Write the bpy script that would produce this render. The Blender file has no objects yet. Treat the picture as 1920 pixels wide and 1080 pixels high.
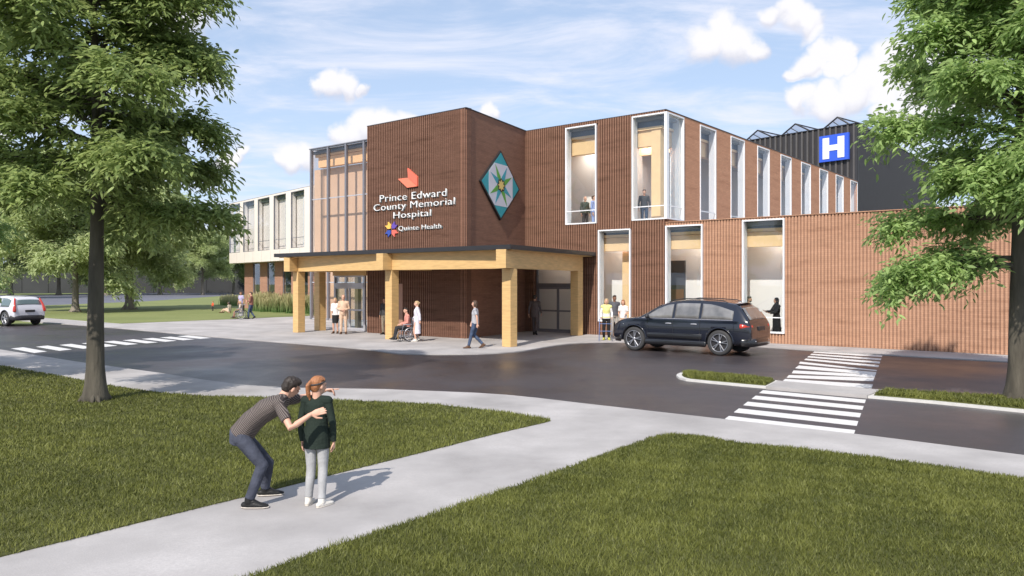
import bpy, bmesh, math, random
import numpy as np
from mathutils import Vector, Matrix, Quaternion, noise

# ------------------------------------------------------------------ camera, sky, sun
scene = bpy.context.scene
COL = scene.collection
F, HY, CX, HC = 1449.0, 530.0, 960.0, 2.4      # focal length in photo pixels, horizon row, centre column, eye height
cam = bpy.data.cameras.new('camera'); cam.sensor_width = 36; cam.lens = F/1920*36
cam.shift_y = -10/1920; cam.clip_start = 0.1; cam.clip_end = 3000
camo = bpy.data.objects.new('camera', cam); COL.objects.link(camo)
camo.location = (0, 0, HC); camo.rotation_euler = (math.radians(90), 0, 0)
scene.camera = camo
scene.view_settings.view_transform = 'Standard'; scene.view_settings.look = 'None'
scene.view_settings.gamma = 1; scene.view_settings.exposure = 0.28
SUN_EL = math.radians(43); SH = Vector((0.36, 0.933))
sun = bpy.data.lights.new('sun', 'SUN'); sun.energy = 4.3; sun.angle = math.radians(0.6); sun.color = (1, .93, .84)
suno = bpy.data.objects.new('sun', sun); COL.objects.link(suno); suno.location = (-20, -40, 50)
sd = Vector((SH.x*math.cos(SUN_EL), SH.y*math.cos(SUN_EL), -math.sin(SUN_EL)))
suno.rotation_euler = sd.to_track_quat('-Z', 'Y').to_euler()

world = bpy.data.worlds.new('World'); scene.world = world; world.use_nodes = True
def build_world():
    nt = world.node_tree; N = nt.nodes; L = nt.links
    bg = N['Background']; bg.inputs['Strength'].default_value = 0.12
    sky = N.new('ShaderNodeTexSky'); sky.sky_type = 'NISHITA'; sky.sun_disc = False
    sky.sun_elevation = SUN_EL; sky.sun_rotation = math.atan2(-SH.x, -SH.y)
    sky.air_density = 1.0; sky.dust_density = 0.6; sky.ozone_density = 1.5; sky.altitude = 100
    tc = N.new('ShaderNodeTexCoord')
    def math_(op, a, b=None, c=None, clamp=False):
        n = N.new('ShaderNodeMath'); n.operation = op; n.use_clamp = clamp
        for i, v in enumerate((a, b, c)):
            if v is None: continue
            if isinstance(v, (int, float)): n.inputs[i].default_value = v
            else: L.new(v, n.inputs[i])
        return n.outputs[0]
    def vmath(op, a, b, out=0):
        n = N.new('ShaderNodeVectorMath'); n.operation = op
        for i, v in enumerate((a, b)):
            if isinstance(v, (tuple, Vector)): n.inputs[i].default_value = v
            elif isinstance(v, (int, float)): n.inputs['Scale'].default_value = v
            else: L.new(v, n.inputs[i])
        return n.outputs[out]
    D = tc.outputs['Generated']
    # warp of the direction: cauliflower edges for the cumulus
    n1 = N.new('ShaderNodeTexNoise'); n1.inputs['Scale'].default_value = 20; n1.inputs['Detail'].default_value = 5; n1.inputs['Roughness'].default_value = .5
    L.new(D, n1.inputs['Vector'])
    w = vmath('SUBTRACT', n1.outputs['Color'], (.5, .5, .5))
    wn = N.new('ShaderNodeVectorMath'); wn.operation = 'SCALE'; L.new(w, wn.inputs[0]); wn.inputs['Scale'].default_value = .055
    DW = vmath('ADD', D, wn.outputs[0])
    blobs = [(620,160,26),(650,158,24),(680,162,13),(600,158,14),
             (660,250,30),(690,240,34),(730,238,30),(640,250,20),(760,232,22),(540,298,26),(570,300,26),(520,300,14),
             (915,217,18),(930,222,12),(1345,55,26),(1325,85,34),(1375,85,36),(1410,92,22),(1500,25,30),(1520,40,26),(1440,25,22),(1478,8,30),
             (1550,90,28),(1575,95,28),(1520,118,30),(1590,125,20),(1490,135,16),(1560,130,24),
             (1680,110,40),(1640,150,42),(1600,175,38),(1550,190,34),(1500,190,24),(1720,160,50),(1780,80,40),(1760,200,50),(1680,200,36),(1850,60,50),
             (430,305,22),(450,300,14),(310,20,60),(-60,260,60),(2050,120,70),(2200,240,60),(-400,150,80),(2600,150,90)]
    fld = None; shd = None
    for (px, py, r) in blobs:
        v = Vector(((px-CX)/F, 1.0, (HY-py)/F)); ln = v.length; v.normalize(); rr = r/F/ln*1.26
        d = vmath('DISTANCE', DW, tuple(v), out=1)
        f = math_('MULTIPLY_ADD', d, -1.0/rr, 1.0)          # 1 in the middle, 0 at the rim
        fld = f if fld is None else math_('MAXIMUM', fld, f)
        v2 = (v + Vector((-.3, 0, 1))*rr*.45)                # lit side: up and to the left
        d2 = vmath('DISTANCE', DW, tuple(v2), out=1)
        f2 = math_('MULTIPLY_ADD', d2, -1.0/rr, 1.0)
        shd = f2 if shd is None else math_('MAXIMUM', shd, f2)
    cum = N.new('ShaderNodeMapRange'); cum.interpolation_type = 'SMOOTHSTEP'
    L.new(fld, cum.inputs['Value']); cum.inputs['From Min'].default_value = -.10; cum.inputs['From Max'].default_value = .42
    lit = N.new('ShaderNodeMapRange'); lit.interpolation_type = 'SMOOTHSTEP'
    L.new(shd, lit.inputs['Value']); lit.inputs['From Min'].default_value = -.35; lit.inputs['From Max'].default_value = .35
    # cirrus veil: noise on a flat layer far overhead, stretched by perspective like the real thing
    sep = N.new('ShaderNodeSeparateXYZ'); L.new(D, sep.inputs[0])
    zc = math_('ADD', math_('MAXIMUM', sep.outputs['Z'], 0.0), .12)
    cx = math_('DIVIDE', sep.outputs['X'], zc); cy = math_('DIVIDE', sep.outputs['Y'], zc)
    cmb = N.new('ShaderNodeCombineXYZ'); L.new(cx, cmb.inputs[0]); L.new(cy, cmb.inputs[1])
    mp = N.new('ShaderNodeMapping'); L.new(cmb.outputs[0], mp.inputs['Vector']); mp.inputs['Rotation'].default_value = (0, 0, .35); mp.inputs['Scale'].default_value = (.9, 1.9, 1)
    n2 = N.new('ShaderNodeTexNoise'); n2.inputs['Scale'].default_value = 1.5; n2.inputs['Detail'].default_value = 9; n2.inputs['Roughness'].default_value = .62; n2.inputs['Distortion'].default_value = .5
    L.new(mp.outputs[0], n2.inputs['Vector'])
    cir = N.new('ShaderNodeMapRange'); cir.interpolation_type = 'SMOOTHSTEP'
    L.new(n2.outputs['Fac'], cir.inputs['Value']); cir.inputs['From Min'].default_value = .40; cir.inputs['From Max'].default_value = .72; cir.inputs['To Max'].default_value = .85
    hz = N.new('ShaderNodeMapRange'); L.new(sep.outputs['Z'], hz.inputs['Value'])      # paler towards the horizon
    hz.inputs['From Min'].default_value = 0.0; hz.inputs['From Max'].default_value = .30; hz.inputs['To Min'].default_value = .80; hz.inputs['To Max'].default_value = .50
    def mix(fac, a, b):
        n = N.new('ShaderNodeMix'); n.data_type = 'RGBA'
        if isinstance(fac, float): n.inputs[0].default_value = fac
        else: L.new(fac, n.inputs[0])
        for i, v in ((6, a), (7, b)):
            if isinstance(v, tuple): n.inputs[i].default_value = v
            else: L.new(v, n.inputs[i])
        return n.outputs[2]
    c = mix(hz.outputs[0], sky.outputs[0], (4.7, 5.75, 7.6, 1))
    c = mix(cir.outputs[0], c, (6.3, 6.45, 7.3, 1))
    cc = mix(lit.outputs[0], (4.9, 4.95, 5.7, 1), (7.0, 6.9, 7.1, 1))
    fac = math_('MULTIPLY', cum.outputs[0], .96)
    c = mix(fac, c, cc)
    L.new(c, bg.inputs['Color'])
build_world()

# ------------------------------------------------------------------ small maths: photo rows/columns to places
def G(px, py, z=0.0):                     # a point on the level z seen at that pixel
    Y = (HC - z)*F/(py - HY); return Vector(((px - CX)/F*Y, Y))
U1 = Vector((.781, -.6245)).normalized()   # along the front facade, to the right
U2 = Vector((.6245, .781)).normalized()    # away from the viewer
U4 = Vector((.461, .888)).normalized()
U3 = Vector((.638, -.770)).normalized()
class Plane:                               # an upright plane: s along, d outwards, z up
    def __init__(s, P, u, flip=False):
        s.P = Vector(P); s.u = Vector(u).normalized(); s.n = Vector((s.u.y, -s.u.x))
        if flip: s.n = -s.n
    def pt(s, a, d, z):
        p = s.P + s.u*a + s.n*d; return (p.x, p.y, z)
    def s_px(s, px, d=0):
        r = (px - CX)/F; P = s.P + s.n*d; return (r*P.y - P.x)/(s.u.x - r*s.u.y)
    def z_at(s, px, py, d=0):
        a = s.s_px(px, d); p = s.P + s.u*a + s.n*d; return HC + (HY - py)*p.y/F
# ------------------------------------------------------------------ mesh helpers
class MB:
    def __init__(s): s.v = []; s.f = []; s.m = []; s.mi = 0
    def add(s, vs, fs):
        o = len(s.v); s.v += [tuple(x) for x in vs]; s.f += [tuple(o+i for i in f) for f in fs]; s.m += [s.mi]*len(fs); return s
    def box(s, x0, x1, y0, y1, z0, z1):
        return s.add([(x0,y0,z0),(x1,y0,z0),(x1,y1,z0),(x0,y1,z0),(x0,y0,z1),(x1,y0,z1),(x1,y1,z1),(x0,y1,z1)],
                     [(0,3,2,1),(4,5,6,7),(0,1,5,4),(1,2,6,5),(2,3,7,6),(3,0,4,7)])
    def pbox(s, P, a0, a1, d0, d1, z0, z1):
        q = [P.pt(a0,d1,z0),P.pt(a1,d1,z0),P.pt(a1,d0,z0),P.pt(a0,d0,z0),P.pt(a0,d1,z1),P.pt(a1,d1,z1),P.pt(a1,d0,z1),P.pt(a0,d0,z1)]
        return s.add(q, [(0,3,2,1),(4,5,6,7),(0,1,5,4),(1,2,6,5),(2,3,7,6),(3,0,4,7)])
    def prism(s, poly, z0, z1):
        n = len(poly); area = sum(poly[i][0]*poly[(i+1)%n][1]-poly[(i+1)%n][0]*poly[i][1] for i in range(n))
        if area < 0: poly = poly[::-1]
        s.add([(p[0],p[1],z0) for p in poly]+[(p[0],p[1],z1) for p in poly],
              [tuple(range(n))[::-1], tuple(range(n, 2*n))]+[(i,(i+1)%n,n+(i+1)%n,n+i) for i in range(n)]); return s
    def plate(s, P, pts, d0, d1):            # polygon (a,z) lying on an upright plane, with thickness
        n = len(pts)
        s.add([P.pt(a,d0,z) for a,z in pts]+[P.pt(a,d1,z) for a,z in pts],
              [tuple(range(n))[::-1], tuple(range(n,2*n))]+[(i,(i+1)%n,n+(i+1)%n,n+i) for i in range(n)]); return s
    def loft(s, pts, rad, side=None, seg=12, cap='round'):
        pts = [Vector(p) for p in pts]; n = len(pts); rings = []
        rad = [(r, r) if isinstance(r, (int, float)) else r for r in rad]
        P = []; 
        for i in range(n):
            t = (pts[min(i+1,n-1)]-pts[max(i-1,0)]); 
            if t.length < 1e-9: t = Vector((0,0,1))
            P.append((pts[i], t.normalized(), rad[i]))
        if cap == 'round':
            a, t, r = P[0]; m = min(r); pre = [(a - t*m*k, t, (r[0]*q, r[1]*q)) for k, q in ((.96,.28),(.75,.66),(.4,.92))]
            b, t2, r2 = P[-1]; m2 = min(r2); post = [(b + t2*m2*k, t2, (r2[0]*q, r2[1]*q)) for k, q in ((.4,.92),(.75,.66),(.96,.28))]
            P = pre + P + post
        vs = []; last = None
        for (c, t, r) in P:
            if side is not None: x = Vector(side) - t*Vector(side).dot(t)
            else:
                x = (last - t*last.dot(t)) if last is not None else t.orthogonal()
            if x.length < 1e-5: x = t.orthogonal()
            x.normalize(); last = x; y = t.cross(x)
            for k in range(seg):
                a = 2*math.pi*k/seg; vs.append(c + x*r[0]*math.cos(a) + y*r[1]*math.sin(a))
        R = len(P); fs = [(i*seg+k, i*seg+(k+1)%seg, (i+1)*seg+(k+1)%seg, (i+1)*seg+k) for i in range(R-1) for k in range(seg)]
        fs += [tuple(range(seg))[::-1], tuple((R-1)*seg+k for k in range(seg))]
        return s.add(vs, fs)
    def ell(s, c, r, rot=None, seg=14, rings=9):
        vs = []; c = Vector(c)
        for i in range(rings+1):
            th = math.pi*i/rings
            for k in range(seg):
                a = 2*math.pi*k/seg
                v = Vector((r[0]*math.sin(th)*math.cos(a), r[1]*math.sin(th)*math.sin(a), r[2]*math.cos(th)))
                if i in (0, rings): v = Vector((0.0001*math.cos(a), .0001*math.sin(a), v.z))
                if rot: v = rot @ v
                vs.append(c+v)
        fs = [(i*seg+k, (i+1)*seg+k, (i+1)*seg+(k+1)%seg, i*seg+(k+1)%seg) for i in range(rings) for k in range(seg)]
        fs += [tuple(range(seg)), tuple(rings*seg+k for k in range(seg))[::-1]]
        return s.add(vs, fs)
    def mesh(s, name, smooth=False):
        me = bpy.data.meshes.new(name); me.from_pydata(s.v, [], s.f)
        if any(s.m): me.polygons.foreach_set('material_index', s.m)
        if smooth: me.polygons.foreach_set('use_smooth', [True]*len(s.f))
        me.update(); return me
    def build(s, name, mat, parent=None, world=True, smooth=False, remesh=None, sm_it=3, bevel=None):
        if world and parent is not None:
            M = world_of(parent).inverted(); s.v = [tuple(M @ Vector(p)) for p in s.v]
        me = s.mesh(name, smooth or bool(remesh))
        o = bpy.data.objects.new(name, me); COL.objects.link(o)
        for m in (mat if isinstance(mat, (list, tuple)) else [mat]): me.materials.append(m)
        if remesh:
            r = o.modifiers.new('r', 'REMESH'); r.mode = 'VOXEL'; r.voxel_size = remesh; r.use_smooth_shade = True
            if sm_it: q = o.modifiers.new('s', 'SMOOTH'); q.factor = .5; q.iterations = sm_it
            bake(o)
        if bevel:
            b = o.modifiers.new('b', 'BEVEL'); b.width = bevel; b.segments = 2; b.limit_method = 'ANGLE'; bake(o)
        if parent is not None: o.parent = parent
        return o
def world_of(o):
    M = o.matrix_basis.copy()
    while o.parent: o = o.parent; M = o.matrix_basis @ M
    return M
def bake(o):
    dg = bpy.context.evaluated_depsgraph_get(); dg.update()
    ev = o.evaluated_get(dg); me = bpy.data.meshes.new_from_object(ev, preserve_all_data_layers=True, depsgraph=dg)
    old = o.data; mats = [m for m in old.materials]; o.modifiers.clear(); o.data = me
    if len(me.materials) == 0:
        for m in mats: me.materials.append(m)
    bpy.data.meshes.remove(old)
def empty(name, loc=(0,0,0), rz=0, label=None, cat=None, group=None):
    o = bpy.data.objects.new(name, None); COL.objects.link(o); o.location = loc; o.rotation_euler = (0,0,rz); o.empty_display_size = .3
    tag(o, label, cat, group); return o
def tag(o, label=None, cat=None, group=None, kind=None):
    if label: o['label'] = label
    if cat: o['category'] = cat
    if group: o['group'] = group
    if kind: o['kind'] = kind
    return o
def np_mesh(name, V, T, mat, parent=None, cols=None):   # many loose polygons at once: V (n,3), T (m,k)
    me = bpy.data.meshes.new(name); n = len(V); m, k = T.shape
    me.vertices.add(n); me.vertices.foreach_set('co', V.astype(np.float32).ravel())
    me.loops.add(m*k); me.loops.foreach_set('vertex_index', T.astype(np.int32).ravel())
    me.polygons.add(m); me.polygons.foreach_set('loop_start', np.arange(0, m*k, k, dtype=np.int32))
    me.update(calc_edges=True)
    if cols is not None:
        a = me.attributes.new('tint', 'FLOAT', 'POINT'); a.data.foreach_set('value', cols.astype(np.float32))
    me.materials.append(mat)
    o = bpy.data.objects.new(name, me); COL.objects.link(o)
    if parent is not None: o.parent = parent
    return o

# ------------------------------------------------------------------ materials
def mat_base(name):
    m = bpy.data.materials.new(name); m.use_nodes = True; return m, m.node_tree, m.node_tree.nodes['Principled BSDF']
def M(name, col, rough=.6, var=.12, scale=8, bump=0.0, metal=0, spec=.5, stretch=(1,1,1), coat=0, detail=5, bscale=None):
    """A plain coat of colour with procedural unevenness."""
    m, nt, b = mat_base(name); N = nt.nodes; L = nt.links
    tc = N.new('ShaderNodeTexCoord'); mp = N.new('ShaderNodeMapping'); L.new(tc.outputs['Object'], mp.inputs[0]); mp.inputs['Scale'].default_value = stretch
    n = N.new('ShaderNodeTexNoise'); n.inputs['Scale'].default_value = scale; n.inputs['Detail'].default_value = detail; L.new(mp.outputs[0], n.inputs['Vector'])
    r = N.new('ShaderNodeValToRGB'); L.new(n.outputs['Fac'], r.inputs[0])
    r.color_ramp.elements[0].position = .3; r.color_ramp.elements[1].position = .7
    r.color_ramp.elements[0].color = tuple(c*(1-var) for c in col)+(1,); r.color_ramp.elements[1].color = tuple(min(1,c*(1+var)) for c in col)+(1,)
    L.new(r.outputs[0], b.inputs['Base Color']); b.inputs['Roughness'].default_value = rough; b.inputs['Metallic'].default_value = metal
    b.inputs['Specular IOR Level'].default_value = spec
    if coat: b.inputs['Coat Weight'].default_value = coat; b.inputs['Coat Roughness'].default_value = .04
    if bump:
        n2 = n
        if bscale: n2 = N.new('ShaderNodeTexNoise'); n2.inputs['Scale'].default_value = bscale; n2.inputs['Detail'].default_value = 6; L.new(mp.outputs[0], n2.inputs['Vector'])
        bp = N.new('ShaderNodeBump'); bp.inputs['Strength'].default_value = bump; bp.inputs['Distance'].default_value = .02
        L.new(n2.outputs['Fac'], bp.inputs['Height']); L.new(bp.outputs[0], b.inputs['Normal'])
    return m
def brick(name, c1, c2, c3):
    """Fired brick laid in thin courses, with uneven runs of darker courses."""
    m, nt, b = mat_base(name); N = nt.nodes; L = nt.links
    tc = N.new('ShaderNodeTexCoord'); g = N.new('ShaderNodeNewGeometry')
    mp = N.new('ShaderNodeMapping'); L.new(tc.outputs['Object'], mp.inputs[0]); mp.inputs['Scale'].default_value = (.55,.55,5.5)
    mp.inputs['Rotation'].default_value = (0.02, -0.015, 0)
    n = N.new('ShaderNodeTexNoise'); n.inputs['Scale'].default_value = 1.0; n.inputs['Detail'].default_value = 6; n.inputs['Roughness'].default_value = .6; L.new(mp.outputs[0], n.inputs['Vector'])
    r = N.new('ShaderNodeValToRGB'); L.new(n.outputs['Fac'], r.inputs[0])
    e = r.color_ramp.elements; e[0].position = .32; e[0].color = c3+(1,); e[1].position = .66; e[1].color = c2+(1,); k = e.new(.44); k.color = c1+(1,)
    mp2 = N.new('ShaderNodeMapping'); L.new(tc.outputs['Object'], mp2.inputs[0]); mp2.inputs['Scale'].default_value = (5,5,13.3)
    v = N.new('ShaderNodeTexWhiteNoise'); v.noise_dimensions = '3D'
    sn = N.new('ShaderNodeVectorMath'); sn.operation = 'FLOOR'; L.new(mp2.outputs[0], sn.inputs[0]); L.new(sn.outputs[0], v.inputs['Vector'])
    mr = N.new('ShaderNodeMapRange'); L.new(v.outputs['Value'], mr.inputs['Value']); mr.inputs['To Min'].default_value = .93; mr.inputs['To Max'].default_value = 1.06
    mx = N.new('ShaderNodeMix'); mx.data_type = 'RGBA'; mx.blend_type = 'MULTIPLY'; mx.inputs[0].default_value = 1
    L.new(r.outputs[0], mx.inputs[6]); L.new(mr.outputs[0], mx.inputs[7])
    sp = N.new('ShaderNodeSeparateXYZ'); L.new(tc.outputs['Object'], sp.inputs[0])       # mortar joints
    md = N.new('ShaderNodeMath'); md.operation = 'MODULO'; L.new(sp.outputs['Z'], md.inputs[0]); md.inputs[1].default_value = .0752
    lt = N.new('ShaderNodeMath'); lt.operation = 'LESS_THAN'; L.new(md.outputs[0], lt.inputs[0]); lt.inputs[1].default_value = .010
    m3 = N.new('ShaderNodeMix'); m3.data_type = 'RGBA'; L.new(lt.outputs[0], m3.inputs[0]); L.new(mx.outputs[2], m3.inputs[6]); m3.inputs[7].default_value = tuple(c*.8 for c in c1)+(1,)
    L.new(m3.outputs[2], b.inputs['Base Color']); b.inputs['Roughness'].default_value = .85; b.inputs['Specular IOR Level'].default_value = .25
    bp = N.new('ShaderNodeBump'); bp.inputs['Strength'].default_value = .35; bp.inputs['Distance'].default_value = .015; L.new(n.outputs['Fac'], bp.inputs['Height']); L.new(bp.outputs[0], b.inputs['Normal'])
    return m
def glass(name, tint=(.93,.96,.97), refl=1.0, rough=.0, base=.06):
    m = bpy.data.materials.new(name); m.use_nodes = True; nt = m.node_tree; N = nt.nodes; L = nt.links
    N.remove(N['Principled BSDF']); out = N['Material Output']
    t = N.new('ShaderNodeBsdfTransparent'); t.inputs[0].default_value = tint+(1,)
    g = N.new('ShaderNodeBsdfGlossy'); g.inputs['Roughness'].default_value = rough; g.inputs['Color'].default_value = (.95,.97,1,1)
    f = N.new('ShaderNodeLayerWeight'); p5 = N.new('ShaderNodeMath'); p5.operation = 'POWER'; L.new(f.outputs['Facing'], p5.inputs[0]); p5.inputs[1].default_value = 4.5
    a = N.new('ShaderNodeMath'); a.operation = 'MULTIPLY_ADD'; L.new(p5.outputs[0], a.inputs[0]); a.inputs[1].default_value = refl; a.inputs[2].default_value = base; a.use_clamp = True
    x = N.new('ShaderNodeMixShader'); L.new(a.outputs[0], x.inputs[0]); L.new(t.outputs[0], x.inputs[1]); L.new(g.outputs[0], x.inputs[2]); L.new(x.outputs[0], out.inputs[0])
    return m
def emit(name, col, s):
    m, nt, b = mat_base(name); b.inputs['Emission Color'].default_value = col+(1,); b.inputs['Emission Strength'].default_value = s; b.inputs['Base Color'].default_value = (.8,.8,.8,1); return m
def leaf_mat(name, c_dark, c_light, trans=.35):
    m = bpy.data.materials.new(name); m.use_nodes = True; nt = m.node_tree; N = nt.nodes; L = nt.links
    b = N['Principled BSDF']; out = N['Material Output']
    at = N.new('ShaderNodeAttribute'); at.attribute_name = 'tint'
    r = N.new('ShaderNodeValToRGB'); L.new(at.outputs['Fac'], r.inputs[0]); r.color_ramp.elements[0].color = c_dark+(1,); r.color_ramp.elements[1].color = c_light+(1,)
    L.new(r.outputs[0], b.inputs['Base Color']); b.inputs['Roughness'].default_value = .55; b.inputs['Specular IOR Level'].default_value = .35
    t = N.new('ShaderNodeBsdfTranslucent'); hs = N.new('ShaderNodeHueSaturation'); hs.inputs['Value'].default_value = 1.3; hs.inputs['Hue'].default_value = .49; L.new(r.outputs[0], hs.inputs['Color']); L.new(hs.outputs[0], t.inputs[0])
    x = N.new('ShaderNodeMixShader'); x.inputs[0].default_value = trans; L.new(b.outputs[0], x.inputs[1]); L.new(t.outputs[0], x.inputs[2]); L.new(x.outputs[0], out.inputs[0])
    return m
def two_noise(name, ca, cb, cc, s1, s2, rough=.9, bump=.3, bs=60, stretch=(1,1,1), spec=.3, rvar=None):
    """Ground cover: broad patches crossed with fine grain."""
    m, nt, b = mat_base(name); N = nt.nodes; L = nt.links
    tc = N.new('ShaderNodeTexCoord'); mp = N.new('ShaderNodeMapping'); L.new(tc.outputs['Object'], mp.inputs[0]); mp.inputs['Scale'].default_value = stretch
    a = N.new('ShaderNodeTexNoise'); a.inputs['Scale'].default_value = s1; a.inputs['Detail'].default_value = 6; a.inputs['Roughness'].default_value = .6; L.new(mp.outputs[0], a.inputs['Vector'])
    f = N.new('ShaderNodeTexNoise'); f.inputs['Scale'].default_value = s2; f.inputs['Detail'].default_value = 4; L.new(mp.outputs[0], f.inputs['Vector'])
    r = N.new('ShaderNodeValToRGB'); L.new(a.outputs['Fac'], r.inputs[0]); e = r.color_ramp.elements
    e[0].position = .33; e[0].color = ca+(1,); e[1].position = .67; e[1].color = cb+(1,)
    r2 = N.new('ShaderNodeMapRange'); L.new(f.outputs['Fac'], r2.inputs['Value']); r2.inputs['From Min'].default_value = .35; r2.inputs['From Max'].default_value = .7
    x = N.new('ShaderNodeMix'); x.data_type = 'RGBA'; L.new(r2.outputs[0], x.inputs[0]); L.new(r.outputs[0], x.inputs[6]); x.inputs[7].default_value = cc+(1,)
    mm = N.new('ShaderNodeMath'); mm.operation = 'MULTIPLY'; L.new(r2.outputs[0], mm.inputs[0]); mm.inputs[1].default_value = .5; L.new(mm.outputs[0], x.inputs[0])
    L.new(x.outputs[2], b.inputs['Base Color']); b.inputs['Roughness'].default_value = rough; b.inputs['Specular IOR Level'].default_value = spec
    if rvar:
        mr = N.new('ShaderNodeMapRange'); L.new(a.outputs['Fac'], mr.inputs['Value']); mr.inputs['From Min'].default_value = .35; mr.inputs['From Max'].default_value = .65; mr.inputs['To Min'].default_value = rvar[0]; mr.inputs['To Max'].default_value = rvar[1]; L.new(mr.outputs[0], b.inputs['Roughness'])
    n3 = N.new('ShaderNodeTexNoise'); n3.inputs['Scale'].default_value = bs; n3.inputs['Detail'].default_value = 4; L.new(mp.outputs[0], n3.inputs['Vector'])
    bp = N.new('ShaderNodeBump'); bp.inputs['Strength'].default_value = bump; bp.inputs['Distance'].default_value = .01; L.new(n3.outputs['Fac'], bp.inputs['Height']); L.new(bp.outputs[0], b.inputs['Normal'])
    return m

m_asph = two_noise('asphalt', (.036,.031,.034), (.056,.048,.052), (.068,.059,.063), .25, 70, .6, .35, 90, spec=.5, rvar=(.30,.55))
m_asph_far = two_noise('asphalt_far_pale', (.13,.13,.16), (.16,.16,.19), (.15,.15,.18), .2, 20, .6, .2, 40)  # paler and bluer than the near road
m_conc = two_noise('concrete', (.30,.285,.28), (.49,.468,.46), (.36,.345,.34), .55, 26, .85, .25, 50)
m_kerb = M('kerb_concrete', (.56,.55,.53), .8, .08, 6, .2)
m_lawn = two_noise('lawn_soil', (.070,.076,.020), (.100,.105,.030), (.05,.055,.017), .8, 30, .95, .6, 60)
m_lawn_hazy = two_noise('lawn_far_hazy', (.17,.20,.070), (.23,.25,.095), (.15,.18,.06), .15, 3, .95, .3, 20)  # distance haze put into the colour: paler than the near lawn
m_paint = M('road_paint', (.66,.65,.64), .6, .07, 12, .1)
m_br_dark = brick('brick_umber', (.150,.078,.055), (.170,.090,.063), (.110,.058,.042))
m_br_mid = brick('brick_russet', (.445,.250,.160), (.485,.28,.182), (.35,.19,.118))
m_br_shaded = brick('brick_shaded_copy', (.235,.128,.086), (.27,.147,.10), (.17,.09,.06))  # same front brick, darkened to imitate shading on the left section
m_br_smooth = brick('brick_terracotta', (.48,.245,.150), (.52,.275,.17), (.41,.205,.124))
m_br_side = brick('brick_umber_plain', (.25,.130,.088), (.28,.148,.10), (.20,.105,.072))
m_timber = M('glulam_timber', (.62,.405,.175), .5, .13, 2.2, .1, stretch=(1,1,9), detail=8)
m_timber_in = M('interior_timber', (.92,.60,.32), .5, .05, 3, 0)
m_black = M('black_metal', (.025,.024,.027), .45, .1, 4)
m_white = M('white_metal', (.80,.81,.84), .35, .03, 3)
m_panel = M('white_panel', (.80,.73,.67), .5, .03, 1.5)
m_inwall = M('interior_plaster', (.82,.76,.73), .8, .04, 1)
m_intan = M('interior_tan', (.66,.48,.34), .8, .04, 1)
m_tan2 = M('interior_birch', (.62,.46,.24), .7, .05, 1)
m_infloor = M('interior_floor', (.60,.57,.54), .5, .1, 2)
m_slate = M('slate_panel', (.10,.12,.16), .3, .08, 2)
m_mull = M('grey_aluminium', (.22,.22,.25), .4, .06, 3, metal=.3)
m_alu = M('light_aluminium', (.50,.50,.54), .35, .06, 3, metal=.3)
m_ribd = M('charcoal_cladding', (.030,.028,.030), .55, .15, 2, stretch=(1,1,.3))
m_ribl = M('charcoal_rib', (.095,.088,.085), .5, .1, 2)
m_ribs = M('charcoal_side', (.022,.022,.027), .5, .12, 2)
m_glass = glass('window_glass', refl=1.0, base=.04)
m_glass2 = glass('curtain_glass', (.95,.93,.92), refl=.6, base=.04)
m_glass3 = glass('side_glass', (.95,.96,.97), refl=.35, base=.03)
m_roof = M('roof_membrane', (.25,.25,.25), .9, .1, 1)
m_bark = M('bark', (.088,.078,.060), .95, .40, 5, .9, stretch=(1,1,.22), detail=8, bscale=22)
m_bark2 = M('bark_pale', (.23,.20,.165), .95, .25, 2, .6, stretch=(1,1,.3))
m_leafA = leaf_mat('leaf_deep', (.10,.155,.042), (.43,.53,.20), .48)
m_leafB = leaf_mat('leaf_fresh', (.13,.22,.060), (.50,.66,.26), .48)
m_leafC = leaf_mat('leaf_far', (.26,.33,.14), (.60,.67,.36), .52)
m_blade = leaf_mat('grass_blade', (.066,.080,.016), (.225,.240,.060), .25)
m_reed = leaf_mat('reed_blade', (.09,.20,.05), (.50,.43,.24), .3)

# ------------------------------------------------------------------ ground, roads, paving
def sheet(name, poly, z0, z1, mat):
    mb = MB().prism([tuple(p) for p in poly], z0, z1); o = mb.build(name, mat); tag(o, kind='structure'); return o
def gp(l): return [G(*p) for p in l]
sheet('ground', [(-900,-300),(900,-300),(900,1500),(-900,1500)], -.4, -.09, m_lawn_hazy)
road = sheet('road', [(-140,150),(-75,62),(-40,46),(-12,44),(0,34),(12,33),(46,4),(40,-8),(16,8),(-8,8),(-30,16),(-90,45),(-140,90)], -.3, -.035, m_asph)
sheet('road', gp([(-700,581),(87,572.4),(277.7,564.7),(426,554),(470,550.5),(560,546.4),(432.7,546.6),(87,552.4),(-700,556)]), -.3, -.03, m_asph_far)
edge = [(-420,566),(-118,581.6),(80.7,604),(226,615.3),(387,630),(500,639.2),(620,648.6),(680,653.6),(708,657.0),(728,660.2),(750,662.3),(785,663.6),(820,663.9),(864.6,663.6),(898,663),(935,661.4),(966,659),(985,656.8),(1002,653.9),(1025,649.8),(1049,646.3),(1070,643.7),(1093.4,642),(1125,641),(1158.5,640.8),(1250,641.6),(1330,643.6),(1410,648.5),(1523,656.4),(1653.7,664.5),(1901.6,678),(2200,697)]
edge_w = gp(edge)
plaza = gp([(-118,580.7)]) + edge_w[1:] + [Vector((36,24)), Vector((40,95)), Vector((-4,82))] + gp([(640,586.5),(549,592.5),(430,597.5),(226,605.6),(85.6,595)])
sheet('pavement', plaza, -.3, 0, m_conc)
near_far = [(-900,600),(-300,631),(0,655),(145,678),(300,699),(380,711.5),(440,719.5),(506,724.6),(570,727.2),(632,728),(720,729.4),(820,733.3),(890,736.2),(950,740),(1010,746),(1070,753.3),(1240,772.5),(1357,785.5),(1640,817.5),(1920,853),(2600,950)]
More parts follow.
